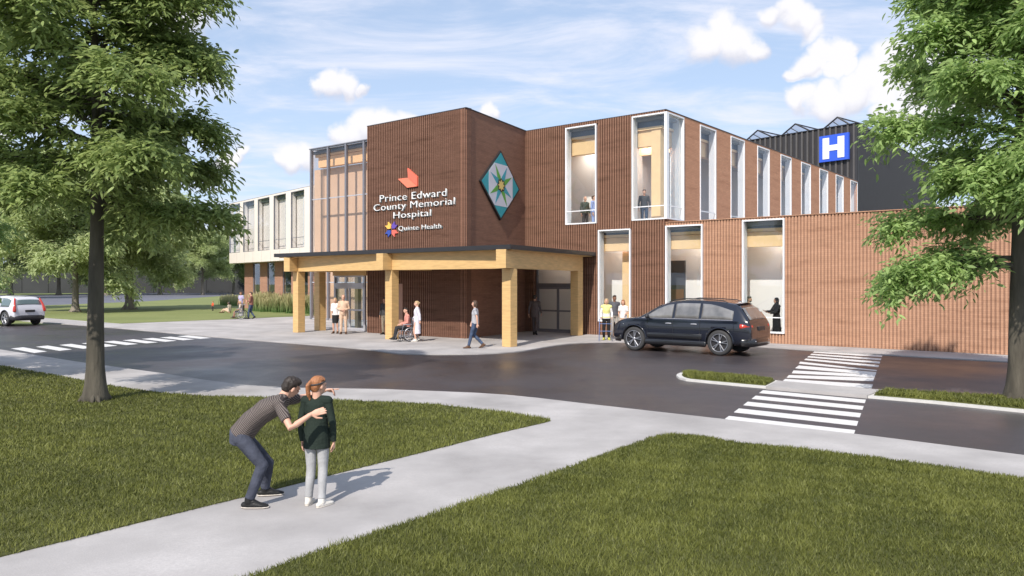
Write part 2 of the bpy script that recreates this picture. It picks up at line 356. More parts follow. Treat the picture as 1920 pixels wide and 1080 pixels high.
nf = gp(near_far)
sheet('pavement', nf + [Vector((22,2)),Vector((12,-6)),Vector((-22,-6)),Vector((-60,22))], -.3, .0, m_conc)
lawnL = gp([(-700,640),(-300,660),(0,686),(111,706),(160,715),(230,728),(300,737),(380,743.4),(474,745.6),(590,749),(695,753.8),(760,756),(820,759.5),(924,771.5),(985,780),(1020,786),(1032,789.5),(1020,793),(924,815),(820,841.5),(613,893),(459,932),(380,951),(0,1045),(-500,1172)])
lawnR = gp([(478,1080),(600,1035),(750,986),(900,937),(1020,895),(1119.5,859.6),(1170,841),(1210.6,827),(1236.7,819),(1262,815.4),(1310,819),(1389,832.7),(1520,846),(1636.7,860),(1780,879),(1913,899.5),(2300,962)]) + [Vector((11.5,4.2)),Vector((10,-5)),Vector((-2,-5)),Vector((-5,3)),]
sheet('lawn', lawnL, -.2, .012, m_lawn); sheet('lawn', lawnR, -.2, .012, m_lawn)
lawnF = gp([(-112,580.9),(85.6,596),(226,606.8),(330,602.6),(429.5,598.8),(478,596.4),(549,593.6),(600,591.5),(640,588)]) + [Vector((-14,66)),Vector((-40,140))] + gp([(426,554.4),(277.7,565),(87,572.8)])
sheet('lawn', lawnF, -.2, .02, m_lawn_hazy)
sheet('verge', gp([(-700,556.4),(87,552.8),(432.7,547.0),(560,546.8),(560,545.2),(432.7,545.4),(87,550.6),(-700,553)]), -.2, .03, m_lawn_hazy)

# kerbed islands with grass
def inset(poly, d):
    out = []; n = len(poly)
    ar = sum(poly[i].x*poly[(i+1)%n].y-poly[(i+1)%n].x*poly[i].y for i in range(n)); sg = 1 if ar > 0 else -1
    for i in range(n):
        a = (poly[i]-poly[i-1]).normalized(); b = (poly[(i+1)%n]-poly[i]).normalized()
        na = Vector((-a.y,a.x))*sg; nb = Vector((-b.y,b.x))*sg; m_ = (na+nb)
        m_ = m_/max(.35, m_.dot(na)) if m_.length > 1e-6 else na
        out.append(poly[i]+m_*d)
    return out
isl1 = gp([(1268,704.5),(1270,701.8),(1276,699.6),(1286,698.8),(1320,701.5),(1400,708.8),(1466,715.2),(1444,726.8),(1400,723),(1330,716.5),(1286,712),(1273,708.5)])
isl2 = gp([(1660,733),(1760,739.5),(1888,747),(1990,753),(2400,781),(2400,808),(1980,776),(1920,770.8),(1867,765.6),(1750,754),(1624,743.4),(1630,737)])
for p in (isl1, isl2):
    sheet('kerb', p, -.2, .015, m_kerb)
    q = inset(p, .14); sheet('lawn', q, .0, .035, m_lawn)
isl_grass = [inset(isl1, .18), inset(isl2, .18)]
sheet('crossing_island', gp([(1459,716.0),(1640,732.6),(1655,733.2),(1626,744.2),(1436,727.4)]), -.2, .035, m_conc)

def stripes(lst, z=-.0305):
    mb = MB()
    for q in lst: mb.prism([tuple(p) for p in q], z-.004, z)
    return mb
def lerp(a, b, t): return a+(b-a)*t
def cross_quads(A0, A1, B0, B1, n, duty):
    out = []
    for i in range(n):
        t0 = i/(n-1+duty); t1 = t0 + duty/(n-1+duty)
        out.append([lerp(A0,A1,t0), lerp(B0,B1,t0), lerp(B0,B1,t1), lerp(A0,A1,t1)])
    return out
def Z8(x, y): return G(1240+x/2.8235, 560+y/2.8235)
near = cross_quads(Z8(328,634), Z8(538,477), Z8(1017,713), Z8(1083,527), 5, .52)
o = stripes(near).build('road_markings', m_paint); tag(o, kind='structure')
farq = cross_quads(Z8(738,333), Z8(810,275), Z8(1142,378), Z8(1170,296), 5, .5)
zz = [[(728,348),(708,362),(1135,397),(1138,383)],[(700,374),(690,388),(1130,410),(1132,396)],
      [(676,398),(663,411),(1122,430),(1127,412)],[(655,418),(641,431),(1113,468),(1120,447)],
      [(735,328),(728,338),(1140,377),(1142,372)],[(712,347),(735,349),(900,375),(860,376)],[(672,398),(700,400),(880,432),(840,430)]]
o = stripes(farq[1:] + [[Z8(*p) for p in q] for q in zz[:5]]).build('road_markings', m_paint); tag(o, kind='structure')
def Z6(x, y): return G(x/3.097, 420+y/3.097)
A = [Z6(65,718), Z6(135,711), Z6(274,735), Z6(200,743)]; B = [Z6(1030,648), Z6(1090,643), Z6(1228,657), Z6(1165,662)]
o = stripes([[lerp(A[k],B[k],i/8) for k in range(4)] for i in range(9)]).build('road_markings', m_paint); tag(o, kind='structure')

# ------------------------------------------------------------------ the hospital building
def ribbed_wall(name, P, a0, a1, z0, z1, opens, mat, parent, thick=.3, pitch=.125, rw=.060, rd=.085, mat_rib=None, ribs=True, rib_range=None):
    """Wall skin with openings and projecting vertical brick fins. opens: (a0,a1,z0,z1)."""
    A_ = sorted(set([a0,a1]+[x for o in opens for x in o[:2]])); Z_ = sorted(set([z0,z1]+[x for o in opens for x in o[2:]]))
    A_ = [x for x in A_ if a0 <= x <= a1]; Z_ = [x for x in Z_ if z0 <= x <= z1]
    def isopen(a, z): return any(o[0]<a<o[1] and o[2]<z<o[3] for o in opens)
    mb = MB(); na, nz = len(A_)-1, len(Z_)-1
    solid = [[not isopen((A_[i]+A_[i+1])/2, (Z_[j]+Z_[j+1])/2) for j in range(nz)] for i in range(na)]
    for i in range(na):
        for j in range(nz):
            if not solid[i][j]: continue
            a, b, c, d = A_[i], A_[i+1], Z_[j], Z_[j+1]
            mb.add([P.pt(a,0,c),P.pt(b,0,c),P.pt(b,0,d),P.pt(a,0,d)], [(0,1,2,3)])
            mb.add([P.pt(a,-thick,c),P.pt(b,-thick,c),P.pt(b,-thick,d),P.pt(a,-thick,d)], [(3,2,1,0)])
            if i==0 or not solid[i-1][j]: mb.add([P.pt(a,0,c),P.pt(a,0,d),P.pt(a,-thick,d),P.pt(a,-thick,c)], [(0,1,2,3)])
            if i==na-1 or not solid[i+1][j]: mb.add([P.pt(b,0,c),P.pt(b,0,d),P.pt(b,-thick,d),P.pt(b,-thick,c)], [(3,2,1,0)])
            if j==0 or not solid[i][j-1]: mb.add([P.pt(a,0,c),P.pt(b,0,c),P.pt(b,-thick,c),P.pt(a,-thick,c)], [(3,2,1,0)])
            if j==nz-1 or not solid[i][j+1]: mb.add([P.pt(a,0,d),P.pt(b,0,d),P.pt(b,-thick,d),P.pt(a,-thick,d)], [(0,1,2,3)])
    if ribs:
        if mat_rib: mb.mi = 1
        r0, r1 = rib_range or (a0, a1); n = int((r1-r0)/pitch)
        for k in range(n):
            s = r0 + (r1-r0)*(k+.5)/n; segs = [(z0,z1)]
            for o in opens:
                if o[0]-rw*.6 < s < o[1]+rw*.6:
                    ns = []
                    for (c,d) in segs:
                        if o[3] <= c or o[2] >= d: ns.append((c,d)); continue
                        if o[2] > c: ns.append((c,o[2]))
                        if o[3] < d: ns.append((o[3],d))
                    segs = ns
            for (c,d) in segs:
                if d-c > .05: mb.pbox(P, s-rw/2, s+rw/2, -.01, rd, c+.004, d-.004)
    return mb.build(name, [mat]+([mat_rib] if mat_rib else []), parent)
def window(P, a0, a1, z0, z1, parent, rail=None, fw=.06, fd=.095, name='window', mat=None, pane=True, reveal=.36, sides='lrtb', label=None, rmat=None, panemat=None, setb=.02):
    mat = mat or m_white; mb = MB()
    if 'l' in sides: mb.pbox(P, a0, a0+fw, -.12, fd, z0+(fw if 'b' in sides else 0), z1-(fw if 't' in sides else 0))
    if 'r' in sides: mb.pbox(P, a1-fw, a1, -.12, fd, z0+(fw if 'b' in sides else 0), z1-(fw if 't' in sides else 0))
    if 't' in sides: mb.pbox(P, a0, a1, -.12, fd, z1-fw, z1)
    if 'b' in sides: mb.pbox(P, a0, a1, -.12, fd, z0, z0+fw)
    w = mb.build(name, mat, parent)
    l = fw if 'l' in sides else 0; r = fw if 'r' in sides else 0
    if label: w['label'] = label
    if pane: MB().pbox(P, a0+l, a1-r, -setb-.012, -setb, z0+fw, z1-fw).build('pane', panemat or m_glass, w)
    if rail: MB().pbox(P, a0+l, a1-r, -setb+.002, -setb+.03, rail-.02, rail+.02).build('rail', mat, w)
    if reveal:
        mb = MB()
        if 'l' in sides: mb.pbox(P, a0+.01, a0+.04, -reveal, -.125, z0+.02, z1-.02)
        if 'r' in sides: mb.pbox(P, a1-.04, a1-.01, -reveal, -.125, z0+.02, z1-.02)
        mb.build('reveal', rmat or m_white, w)
    return w

I0 = Vector((.65, 38.3)); FR = Plane(I0, U1)                       # front facade
K = FR.pt(7.70, 0, 0); RT = Plane(K[:2], U2); RT.n = Vector((U1.x, U1.y))   # right facade of the upper floor
TOP, LOW = 9.89, 5.0
C0 = Vector((-1.95, 33.18)); TWW = 6.36; TW = Plane(C0 - U1*TWW, U1); TS = Plane(C0, U4); TS.n = Vector((U4.y, -U4.x))
bld = empty('hospital_building', (I0.x, I0.y, 0), 0, 'brown ribbed brick hospital with square entrance tower and a low brick wall at right', 'hospital')
sx = FR.s_px
w_up = [(sx(1061.8), sx(1119.7), 5.14, 9.74)]
cw0 = sx(1186.2)
w_lo = [(sx(1123), sx(1183.7), .62, 4.82), (sx(1249), sx(1318.5), .40, 4.86), (sx(1392.7), sx(1472), .40, 4.93)]
d0, d1 = sx(1003), sx(1084)
END = 20.4; KS = 7.70
# lower wall runs the full length; upper wall stands on it as far as the corner
ribbed_wall('front_wall', FR, 0, KS, 0, TOP, [w_up[0], (cw0, KS, 5.16, 9.80)] + [(max(0,w[0]), min(KS,w[1]), w[2], w[3]) for w in w_lo if w[0] < KS] + [(d0,d1,0,3.55)], m_br_dark, bld, mat_rib=m_br_shaded)
ribbed_wall('front_wall', FR, KS, END, 0, LOW, [(max(KS,w[0]), w[1], w[2], w[3]) for w in w_lo if w[1] > KS], brick('brick_bark_brown', (.30,.175,.122), (.33,.195,.138), (.24,.135,.095)), bld, mat_rib=m_br_mid, rd=.042, rw=.072)
# end wall of the low block
EW = Plane(FR.pt(END,0,0)[:2], U2); EW.n = Vector((U1.x,U1.y))
ribbed_wall('side_wall', EW, 0.02, 30, 0, LOW, [], m_br_smooth, bld, ribs=False)
# right facade: brick piers and glass strips
strips = [(3.40+3.56*k, 3.40+3.56*k+1.78) for k in range(8)]
opR = [(0, 1.60, 5.16, 9.80)] + [(a, b, 4.95, 9.80) for a, b in strips]
opR[-1] = (strips[-1][0], 30.0, 4.95, 9.80)
ribbed_wall('side_wall', RT, 0, 30.2, 4.9, TOP, opR, m_br_smooth, bld, ribs=False, thick=.2)
MB().pbox(FR, 0, KS-.005, -.1, .02, TOP, TOP+.035).pbox(RT, -.02, 30.2, -.1, .02, TOP+.001, TOP+.036).build('coping', m_black, bld)
MB().pbox(FR, KS+.02, END, -.3, .075, LOW, LOW+.03).build('coping', m_br_mid, bld)
for w in w_up: window(FR, *w, bld, rail=5.77)
for w in w_lo: window(FR, *w, bld, rail=(1.02 if w is w_lo[2] else None))
window(FR, cw0, KS-.0, 5.16, 9.80, bld, rail=5.76, sides='ltb')
window(RT, 0.10, 1.60, 5.16, 9.80, bld, rail=5.76, sides='rtb', reveal=.6)
MB().pbox(FR, KS-.02, KS+.10, -.11, .105, 5.16, 9.80).build('corner_post', m_white, bld)
for a, b in strips:
    window(RT, a, min(b, 30.15), 4.97, 9.80, bld, rail=5.76, fw=.06, fd=.03, reveal=.34, panemat=m_glass3)
def shell(z):                               # plan of the upper floor
    p = [FR.pt(.1,-.25,0), FR.pt(KS-.25,-.25,0), RT.pt(30.0,-.25,0), (RT.pt(30.0,-12,0)), FR.pt(.1,-12,0)]
    return [q[:2] for q in p]
MB().prism(shell(0), 4.70, 4.94).build('upper_floor', m_infloor, bld)
MB().prism(shell(0), 9.62, 9.80).build('roof', m_roof, bld)
low_plan = [FR.pt(-5,-3.3,0)[:2], FR.pt(.1,-.31,0)[:2], FR.pt(END-.3,-.31,0)[:2], FR.pt(END-.3,-29.7,0)[:2], FR.pt(-5,-29.7,0)[:2]]
lp2 = [FR.pt(KS+.05,-.31,0)[:2], FR.pt(END-.31,-.31,0)[:2], FR.pt(END-.31,-29.7,0)[:2], FR.pt(KS+.05,-29.7,0)[:2]]
MB().prism(lp2, 4.70, 4.93).build('lower_roof', m_roof, bld)
MB().prism(low_plan, .004, .05).build('ground_floor', m_infloor, bld)
# interior seen through the glass
mb = MB(); mb.pbox(FR, .1, KS-2.46, -2.5, -2.35, 4.95, 9.6); mb.pbox(RT, 2.36, 30.0, -2.6, -2.45, 4.95, 9.6); mb.pbox(RT, 29.85, 30.0, -2.44, -.25, 4.95, 9.6)
mb.pbox(FR, .1, .25, -2.34, -.3, 4.95, 9.6); mb.pbox(RT,9,9.1,-6,-2.62,4.95,9.6)
mb.build('interior_wall', m_inwall, bld)
mb = MB(); mb.pbox(FR, 1.0, KS-.55, -.78, -.50, 8.50, 9.22); mb.pbox(RT, .79, 29.7, -.78, -.50, 8.52, 9.20)
mb.pbox(RT, 2.0, 2.3, -2.4, -.8, 8.40, 8.95)
mb.pbox(FR, KS-.95, KS-.50, -.90, -.46, 4.95, 9.215); mb.build('timber_beam', m_timber_in, bld)
mb = MB(); mb.pbox(FR, 1.0, KS-.40, -.82, -.40, 9.222, 9.34); mb.pbox(RT, .41, 29.7, -.82, -.40, 9.224, 9.335); mb.build('ceiling_edge', m_timber_in, bld)
mb = MB(); mb.pbox(FR, 1.0, KS-.50, -.7, -.46, 9.345, 9.615); mb.pbox(RT, .51, 29.7, -.7, -.46, 9.347, 9.614); mb.build('spandrel', m_slate, bld)
mb = MB().prism([FR.pt(.3,-.83,0)[:2], FR.pt(KS-.83,-.83,0)[:2], RT.pt(29.6,-.83,0)[:2], RT.pt(29.6,-2.4,0)[:2], RT.pt(9,-2.4,0)[:2], FR.pt(.3,-9,0)[:2]], 8.96, 9.05); mb.build('ceiling', M('ceiling_birch', (.55,.42,.30), .7, .05, 2), bld)
m_lamp_fill = emit('lamp_and_fill', (1,.93,.85), 12)
for (a, d) in ((5.7,-1.5),(6.5,-1.5),(4.2,-1.7),(2.4,-1.7)):  # corner window pair, then two more added to brighten the upper room
    q = FR.pt(a, d, 8.93); MB().loft([(q[0],q[1],8.90),(q[0],q[1],8.955)], [(.42,.42),(.42,.42)], seg=24, cap='flat').build('ceiling_and_fill_light', m_lamp_fill, bld)
for a in (1.2, 4.9, 8.6, 12.2, 15.8):  # lamps added only to brighten the lower rooms
    q = FR.pt(a, -1.3, 4.6); MB().loft([(q[0],q[1],4.60),(q[0],q[1],4.66)], [.40,.40], seg=20, cap='flat').build('ceiling_and_fill_light', m_lamp_fill, bld)
mb = MB()
mb.pbox(FR, -5, END-.5, -2.0, -1.85, .05, 4.69)
mb.pbox(FR, 2.95, 3.1, -1.84, -.35, .05, 4.69); mb.pbox(FR, END-.6, END-.5, -1.84, -.35, .05, 4.69); mb.build('interior_wall', m_inwall, bld)
mb = MB(); mb.pbox(FR, .3, END-.7, -.80, -.48, 3.86, 4.46)
mb.build('timber_beam', m_timber_in, bld)
MB().pbox(FR, .3, END-.7, -.85, -.40, 4.475, 4.60).build('ceiling_edge', m_timber_in, bld)
MB().pbox(FR, .3, END-.7, -.70, -.44, 4.605, 4.695).build('spandrel', m_slate, bld)
s2 = FR.s_px(1255, -1.8); s3 = FR.s_px(1285, -1.8)
MB().pbox(FR, s2-.6, s3, -1.845, -1.75, .05, 3.4).build('interior_panel', M('dark_panel', (.06,.06,.07), .3, .1, 2), bld)  # plain dark panel on the rear wall of the middle window
MB().pbox(FR, s3-.75, s3-.04, -1.745, -1.70, .05, 2.1).build('interior_panel', M('brown_door', (.16,.075,.04), .5, .1, 2), bld)
s4 = FR.s_px(1171, -1.2); MB().pbox(FR, s4, s4+.4, -1.4, -1.0, .05, 3.85).build('timber_column', m_timber_in, bld)
# right entrance doors
def sliding_door(P, a0, a1, top, trans, parent, mat, d=-.12, label=None):
    mb = MB(); w = .07
    for a in (a0, a1-w): mb.pbox(P, a, a+w, d-.1, d, 0.01, trans)
    mb.pbox(P, a0+w, a1-w, d-.1, d, trans-w, trans); mb.pbox(P, a0+w, a1-w, d-.14, d+.03, top, top+.22); mb.pbox(P, a0+w, a1-w, d-.1, d, .01, .05)
    fr = mb.build('door_frame', mat, parent)
    if label: fr['label'] = label
    MB().pbox(P, a0+w, a1-w, d-.055, d-.045, top+.22, trans-w).build('pane', m_glass, fr)
    mid = (a0+a1)/2
    for (p, q) in ((a0+w+.005, mid-.004), (mid+.004, a1-w-.005)):
        mb = MB()
        mb.pbox(P, p, p+.055, d-.07, d-.02, .06, top-.005).pbox(P, q-.055, q, d-.07, d-.02, .06, top-.005)
        mb.pbox(P, p+.055, q-.055, d-.07, d-.02, .06, .16).pbox(P, p+.055, q-.055, d-.07, d-.02, top-.06, top-.005).pbox(P, p+.055, q-.055, d-.07, d-.02, 1.0, 1.08)
        dr = mb.build('door', mat, parent); MB().pbox(P, p+.055, q-.055, d-.05, d-.04, .16, top-.06).build('pane', m_glass, dr)
sliding_door(FR, d0, d1, 2.15, 3.50, bld, m_mull)

# entrance tower
tower_open = []
zz0 = 0
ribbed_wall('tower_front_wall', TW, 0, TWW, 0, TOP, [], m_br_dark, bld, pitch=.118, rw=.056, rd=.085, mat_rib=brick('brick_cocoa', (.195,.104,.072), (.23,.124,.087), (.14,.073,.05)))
tl = (I0 - C0).length
ribbed_wall('tower_side_wall', TS, 0.0, tl+.25, 0, TOP, [], m_br_side, bld, ribs=False)
TL = Plane(TW.pt(0,0,0)[:2], U2); TL.n = -Vector((U1.x,U1.y)); ribbed_wall('tower_back_wall', TL, .305, 11, 0, TOP, [], m_br_dark, bld, ribs=False)
MB().prism([TW.pt(.3,-.31,0)[:2], TW.pt(5.9,-.31,0)[:2], (I0+Vector((-.35,.35)))[:], TL.pt(10.9,-.31,0)[:2]], 9.5, 9.7).build('tower_roof', m_roof, bld)
MB().pbox(TW, -.02, TWW+.02, -.3, .06, TOP, TOP+.04).pbox(TS, .02, tl, -.25, .03, TOP+.001, TOP+.039).build('coping', m_black, bld)
# service door on the tower face behind the middle post
a = TW.s_px(748); b = TW.s_px(757.5)
MB().pbox(TW, a-.5, b, .055, .09, .02, 2.35).build('service_door', M('copper_door', (.36,.20,.14), .5, .06, 2), bld)

# glazed hall left of the tower
GP = Vector(((583-CX)/F*50.8, 50.8)); GL = Plane(GP, U1); GH = 11.13
hall = empty('glazed_hall', (GP.x, GP.y, 0), 0, 'tall glass curtain wall hall with grey mullions left of the brown tower', 'glass hall')
ms = [GL.s_px(p) for p in (583.5, 615.2, 648.8, 682.5)] + [7.9]
zt = [.06, 2.42, 7.84, GH-.05]
for i, a in enumerate(ms): MB().pbox(GL, a-.07, a+.07, -.12, .06, 0.01, GH).build('mullion', m_mull, hall)
for i in range(4):
    for j in range(3):
        MB().pbox(GL, ms[i]+.07, ms[i+1]-.07, -.06, -.045, zt[j]+.03, zt[j+1]-.03).build('pane', m_glass2, hall)
for z in zt:
    mb = MB(); [mb.pbox(GL, ms[i]+.07, ms[i+1]-.07, -.10, .0, z-.03, z+.03) for i in range(4)]; mb.pbox(GL, ms[0]+.02, ms[-1], -.08, -.07, z-.028, z+.028)
    mb.build('transom', m_alu, hall)
MB().pbox(GL, -.1, 8, -7, .08, GH, GH+.06).build('roof', m_mull, hall)
GS = Plane(GP, U2); GS.n = -Vector((U1.x,U1.y)); MB().pbox(GS, .15, 7, -.02, -.005, .05, GH-.02).build('pane', m_glass2, hall)
ga = GL.s_px(589.5, -1.1)
MB().pbox(GL, ga, 8, -1.3, -1.1, 0.02, 10.0).build('interior_wall', m_intan, hall)
gb = GL.s_px(597,-.6); gc = GL.s_px(591,-.5)
MB().pbox(GL, gb, 8, -1.0, -.6, 10.02, 10.68).build('timber_beam', m_timber_in, hall)
MB().pbox(GL, gc, 8, -1.1, -.5, 10.70, 10.86).build('ceiling_edge', m_timber_in, hall)
MB().pbox(GL, gc-.1, 8, -1.3, -.3, 10.88, 11.05).build('spandrel', m_slate, hall)
# entrance vestibule with its doors
VP = Vector((-9.12, 39.43)); VE = Plane(VP, U1)
va = VE.s_px(684)
vest = empty('entrance_vestibule', (VP.x, VP.y, 0), 0, 'glass entrance lobby with grey framed sliding doors behind the elderly couple', 'entrance')
sliding_door(VE, .05, va, 2.16, 2.75, vest, m_alu, d=0)
MB().pbox(VE, .05, va+.2, -.22, .08, 2.752, 3.05).build('timber_beam', m_timber, vest)
VS = Plane(VP, U2); VS.n = -Vector((U1.x,U1.y))
for a in (.12, 2.4, 5.0, 7.5): MB().pbox(VS, a, a+.08, -.1, .0, .01, 3.05).build('mullion', m_mull, vest)
MB().pbox(VS, .2, 7.5, -.055, -.045, .05, 3.05).build('pane', m_glass, vest)
MB().pbox(VE, .6, va+.1, -3.0, -2.85, .01, 3.05).build('interior_wall', m_tan2, vest)
MB().pbox(VE, .0, va+.2, -8, -.23, 3.06, 3.16).build('ceiling', m_tan2, vest)
MB().pbox(VE, -.42, -.17, -2.0, -1.75, .01, 3.05).build('timber_post', m_timber, vest)

# entrance canopy
CZ0, CZ1 = 2.93, 3.62
cor = Vector((-.06, 28.22)); left = cor - U1*14.67
fac_end = Vector(FR.pt(4.19, .07, 0)[:2])
can = empty('entrance_canopy', (cor.x, cor.y, 0), 0, 'wide entrance canopy of yellow glulam posts and beams under a thin black roof', 'canopy')
CE = Plane(left, U1)
ts_in = TS.pt(0,0,0)
bl = left + U2*7.0
plan = [left, cor, fac_end, Vector(FR.pt(.05,.07,0)[:2]), Vector(TS.pt(.05,.02,0)[:2])+Vector((.0,0)), Vector(TW.pt(TWW,.07,0)[:2]), Vector(TW.pt(-.03,.07,0)[:2]), Vector(TW.pt(-.03,-4,0)[:2]), bl+U1*4.2-U2*2.0, left+U2*5.0]
MB().prism([tuple(p) for p in plan], CZ1+.012, CZ1+.18).build('roof', m_black, can)
mb = MB().prism([tuple(p) for p in [left+U1*.15+U2*.2, cor-U1*.1+U2*.2, fac_end-U1*.15-U2*.1, Vector(FR.pt(.1,.08,0)[:2]), Vector(TS.pt(.1,.04,0)[:2]), Vector(TW.pt(TWW-.02,.09,0)[:2]), Vector(TW.pt(-.05,.09,0)[:2]), Vector(TW.pt(-.05,-3.5,0)[:2])]], CZ1-.02, CZ1+.01)
mb.build('soffit', m_timber, can)
cols = [G(558.7,623.8), G(598.7,620.3), G(734.4,636.8), G(957,651), G(1083.7,629.6)]   # right front corner of each post
W = .41
colu = [U1, U1, U1, U1, U1]
for c in cols:
    P = Plane(c, U1); MB().pbox(P, -W, 0, -W, 0, 0.0, CZ0-.003).build('post', m_timber, can, bevel=.012)
def beam(p, q, w, z0, z1, name='beam'):
    u = (q-p).normalized(); P = Plane(p, u); L_ = (q-p).length
    return MB().pbox(P, 0, L_, -w/2, w/2, z0, z1).build(name, m_timber, can, bevel=.01)
pc = [c - U1*W/2 + U2*W/2 for c in cols]
beam(pc[0]+U1*.206, pc[2]-U1*.206, .38, CZ0, CZ1); beam(pc[2]+U1*.206, pc[3]-U1*.206, .38, CZ0, CZ1)
sdr = (pc[4]-pc[3]).normalized()
beam(pc[3]-sdr*.72, pc[4]+sdr*.26, .41, CZ0+.004, CZ1+.004)
beam(pc[2]-U2*.70, pc[2]+U2*2.6, .41, CZ0+.002, CZ1+.002)
beam(pc[0]-U2*.70, pc[1]+U2*2.2, .41, CZ0+.003, CZ1+.003)
beam(pc[0]+U1*.2+U2*3.3, pc[2]-U1*.2+U2*3.3 - U1*2.2, .3, CZ0+.05, CZ1-.02)

# white wing on the left
WP = Vector(((570.8-CX)/F*59.7, 59.7)); WW = Plane(WP, U3)
wing = empty('hospital_wing', (WP.x, WP.y, 0), 0, 'cream panelled upper storey with tall windows over recessed red brick piers, far left', 'hospital wing')
wl = WW.s_px(430)
wo = [(WW.s_px(a), WW.s_px(b), 5.15, 9.62) for a, b in ((455.8,476.7),(483.3,505.3),(513,536),(545.3,570.5))]
wo = [(wl+.02, WW.s_px(450), 5.15, 9.62)] + wo + [(1.7+2.4*k, 3.3+2.4*k, 5.15, 9.62) for k in range(4)]
ribbed_wall('upper_wall', WW, wl, 12, 4.2, 9.75, wo, m_panel, wing, ribs=False, thick=.25)
for i, w in enumerate(wo):
    ww = window(WW, *w, wing, rail=5.95, fw=.04, fd=.0, mat=m_mull, reveal=.4, rmat=m_panel, panemat=m_glass3)
    MB().pbox(WW, (w[0]+w[1])/2+.15, w[1]-.1, -.48, -.42, 5.1, 9.2).build('blind', m_white, ww)
mb = MB()
mb.pbox(WW, wl+.3, 12, -.60, -.50, 4.41, 9.28); mb.build('interior_wall', m_panel, wing)
MB().pbox(WW, wl, 12, -1.1, -.3, 9.3, 9.6).build('spandrel', m_slate, wing)
MB().pbox(WW, wl, 12, -6, -.26, 4.2, 4.4).build('upper_floor', m_panel, wing)
MB().pbox(WW, wl, 12, -6, -.02, 9.752, 9.80).build('roof', m_roof, wing)
mb = MB()
for k in range(1, 9): mb.pbox(WW, wl+1.93*k-.008, wl+1.93*k+.008, .0, .004, 4.2, 5.12)
mb.build('panel_joint', m_mull, wing)
LB = Plane(WW.pt(0,-1.2,0)[:2], U3); lb0 = LB.s_px(458.5)
lo = [(LB.s_px(a), LB.s_px(b), .2, 4.19) for a, b in ((473.7,487.3),(500.3,515),(529.5,546))]
lo += [(lo[-1][1]+1.6+3.2*k, lo[-1][1]+3.2+3.2*k, .2, 4.19) for k in range(3)]
ribbed_wall('lower_wall', LB, lb0, 12, 0, 4.19, lo, brick('brick_rose', (.40,.225,.16), (.44,.25,.18), (.34,.185,.13)), wing, ribs=False)
for w in lo:
    ww = window(LB, w[0], w[1], w[2], w[3]-.02, wing, fw=.06, fd=-.06, mat=m_mull, reveal=0, setb=.1)
    MB().pbox(LB, (w[0]+w[1])/2-.1, w[1]-.07, -.7, -.35, 3.3, 4.15).build('timber_beam', m_timber, ww)
    MB().pbox(LB, w[1]-.6, w[1]-.35, -.8, -.6, .2, 3.3).build('column', m_panel, ww)
MB().pbox(LB, lb0+.1, 12, -1.6, -1.5, 0.02, 4.15).build('interior_wall', m_slate, wing)
LS = Plane(LB.pt(lb0,-.31,0)[:2], Vector((-U3.y, U3.x))); LS.n = -Vector((U3.x,U3.y)); MB().pbox(LS, 0.0, 6, -.3, 0, 0, 4.19).build('side_wall', m_br_smooth, wing)

# dark plant building with the H sign
HP = Vector(((1607.5-CX)/F*62, 62)); HB = Plane(HP, U3); HTOP = 15.18
HS = Plane(HP, U2); HS.n = Vector((U1.x,U1.y))
plant = empty('plant_building', (HP.x, HP.y, 0), 0, 'tall charcoal ribbed metal block behind the brick hospital', 'building')
mb = MB(); mb.pbox(HB, -26, -.02, -.3, 0, 0, HTOP); mb.mi = 1
for k in range(52): mb.pbox(HB, -.25-.5*k-.07, -.25-.5*k+.07, .0, .10, 0, HTOP-.02)
mb.build('front_wall', [m_ribd, m_ribl], plant)
mb = MB(); mb.pbox(HS, -.02, 30, -.3, 0, 0, HTOP-.003)
for k in range(140): mb.pbox(HS, .1+.21*k, .17+.21*k, .0, .035, 0, HTOP-.02)
mb.build('side_wall', m_ribs, plant)
MB().prism([HB.pt(-26,-.31,0)[:2], HB.pt(-.3,-.31,0)[:2], HS.pt(30,-.31,0)[:2], HB.pt(-26,-30,0)[:2]], HTOP-.4, HTOP-.2).build('roof', m_roof, plant)
MB().pbox(HB, -26, .1, -.28, .11, HTOP, HTOP+.06).pbox(HS, .12, 30, -.28, .05, HTOP-.002, HTOP+.055).build('coping', m_black, plant)
m_skyg = glass('skylight_glass', (.86,.86,.89), 1.0, .05, .12)
for (pl, pk, pr, yk) in ((1543.7,1570.2,1594,219.7),(1465,1491.2,1520,232.3),(1396,1420.5,1449,244.3)):
    al, ak, ar = (HB.s_px(p, -.35) for p in (pl, pk, pr)); zk = HB.z_at(pk, yk, -.35)
    mb = MB()
    for d in (-.35, -4.0, -8.0):
        for (a, z0, b, z1) in ((al,HTOP+.06,ak,zk),(ak,zk,ar,HTOP+.06)): mb.loft([HB.pt(a,d,z0), HB.pt(b,d,z1)], [.07,.07], seg=6, cap='flat')
        mb.loft([HB.pt(al,d,HTOP+.08), HB.pt(ar,d,HTOP+.08)], [.05,.05], seg=6, cap='flat')
        for t in (.33,.66):
            a = al+(ak-al)*t; z = HTOP+.06+(zk-HTOP-.06)*t; mb.loft([HB.pt(a,d,z), HB.pt(al+(ar-al)*(t-.05),d,HTOP+.08)], [.04,.04], seg=6, cap='flat')
    mb.loft([HB.pt(ak,-.35,zk), HB.pt(ak,-8,zk)], [.06,.06], seg=6, cap='flat')
    sk = mb.build('skylight', m_black, plant)
    mb = MB(); mb.add([HB.pt(al,-.36,HTOP+.06),HB.pt(ak,-.36,zk),HB.pt(ar,-.36,HTOP+.06),HB.pt(al,-8,HTOP+.06),HB.pt(ak,-8,zk),HB.pt(ar,-8,HTOP+.06)], [(0,1,2),(0,3,4,1),(1,4,5,2),(5,4,3)])
    mb.build('pane', m_skyg, sk)

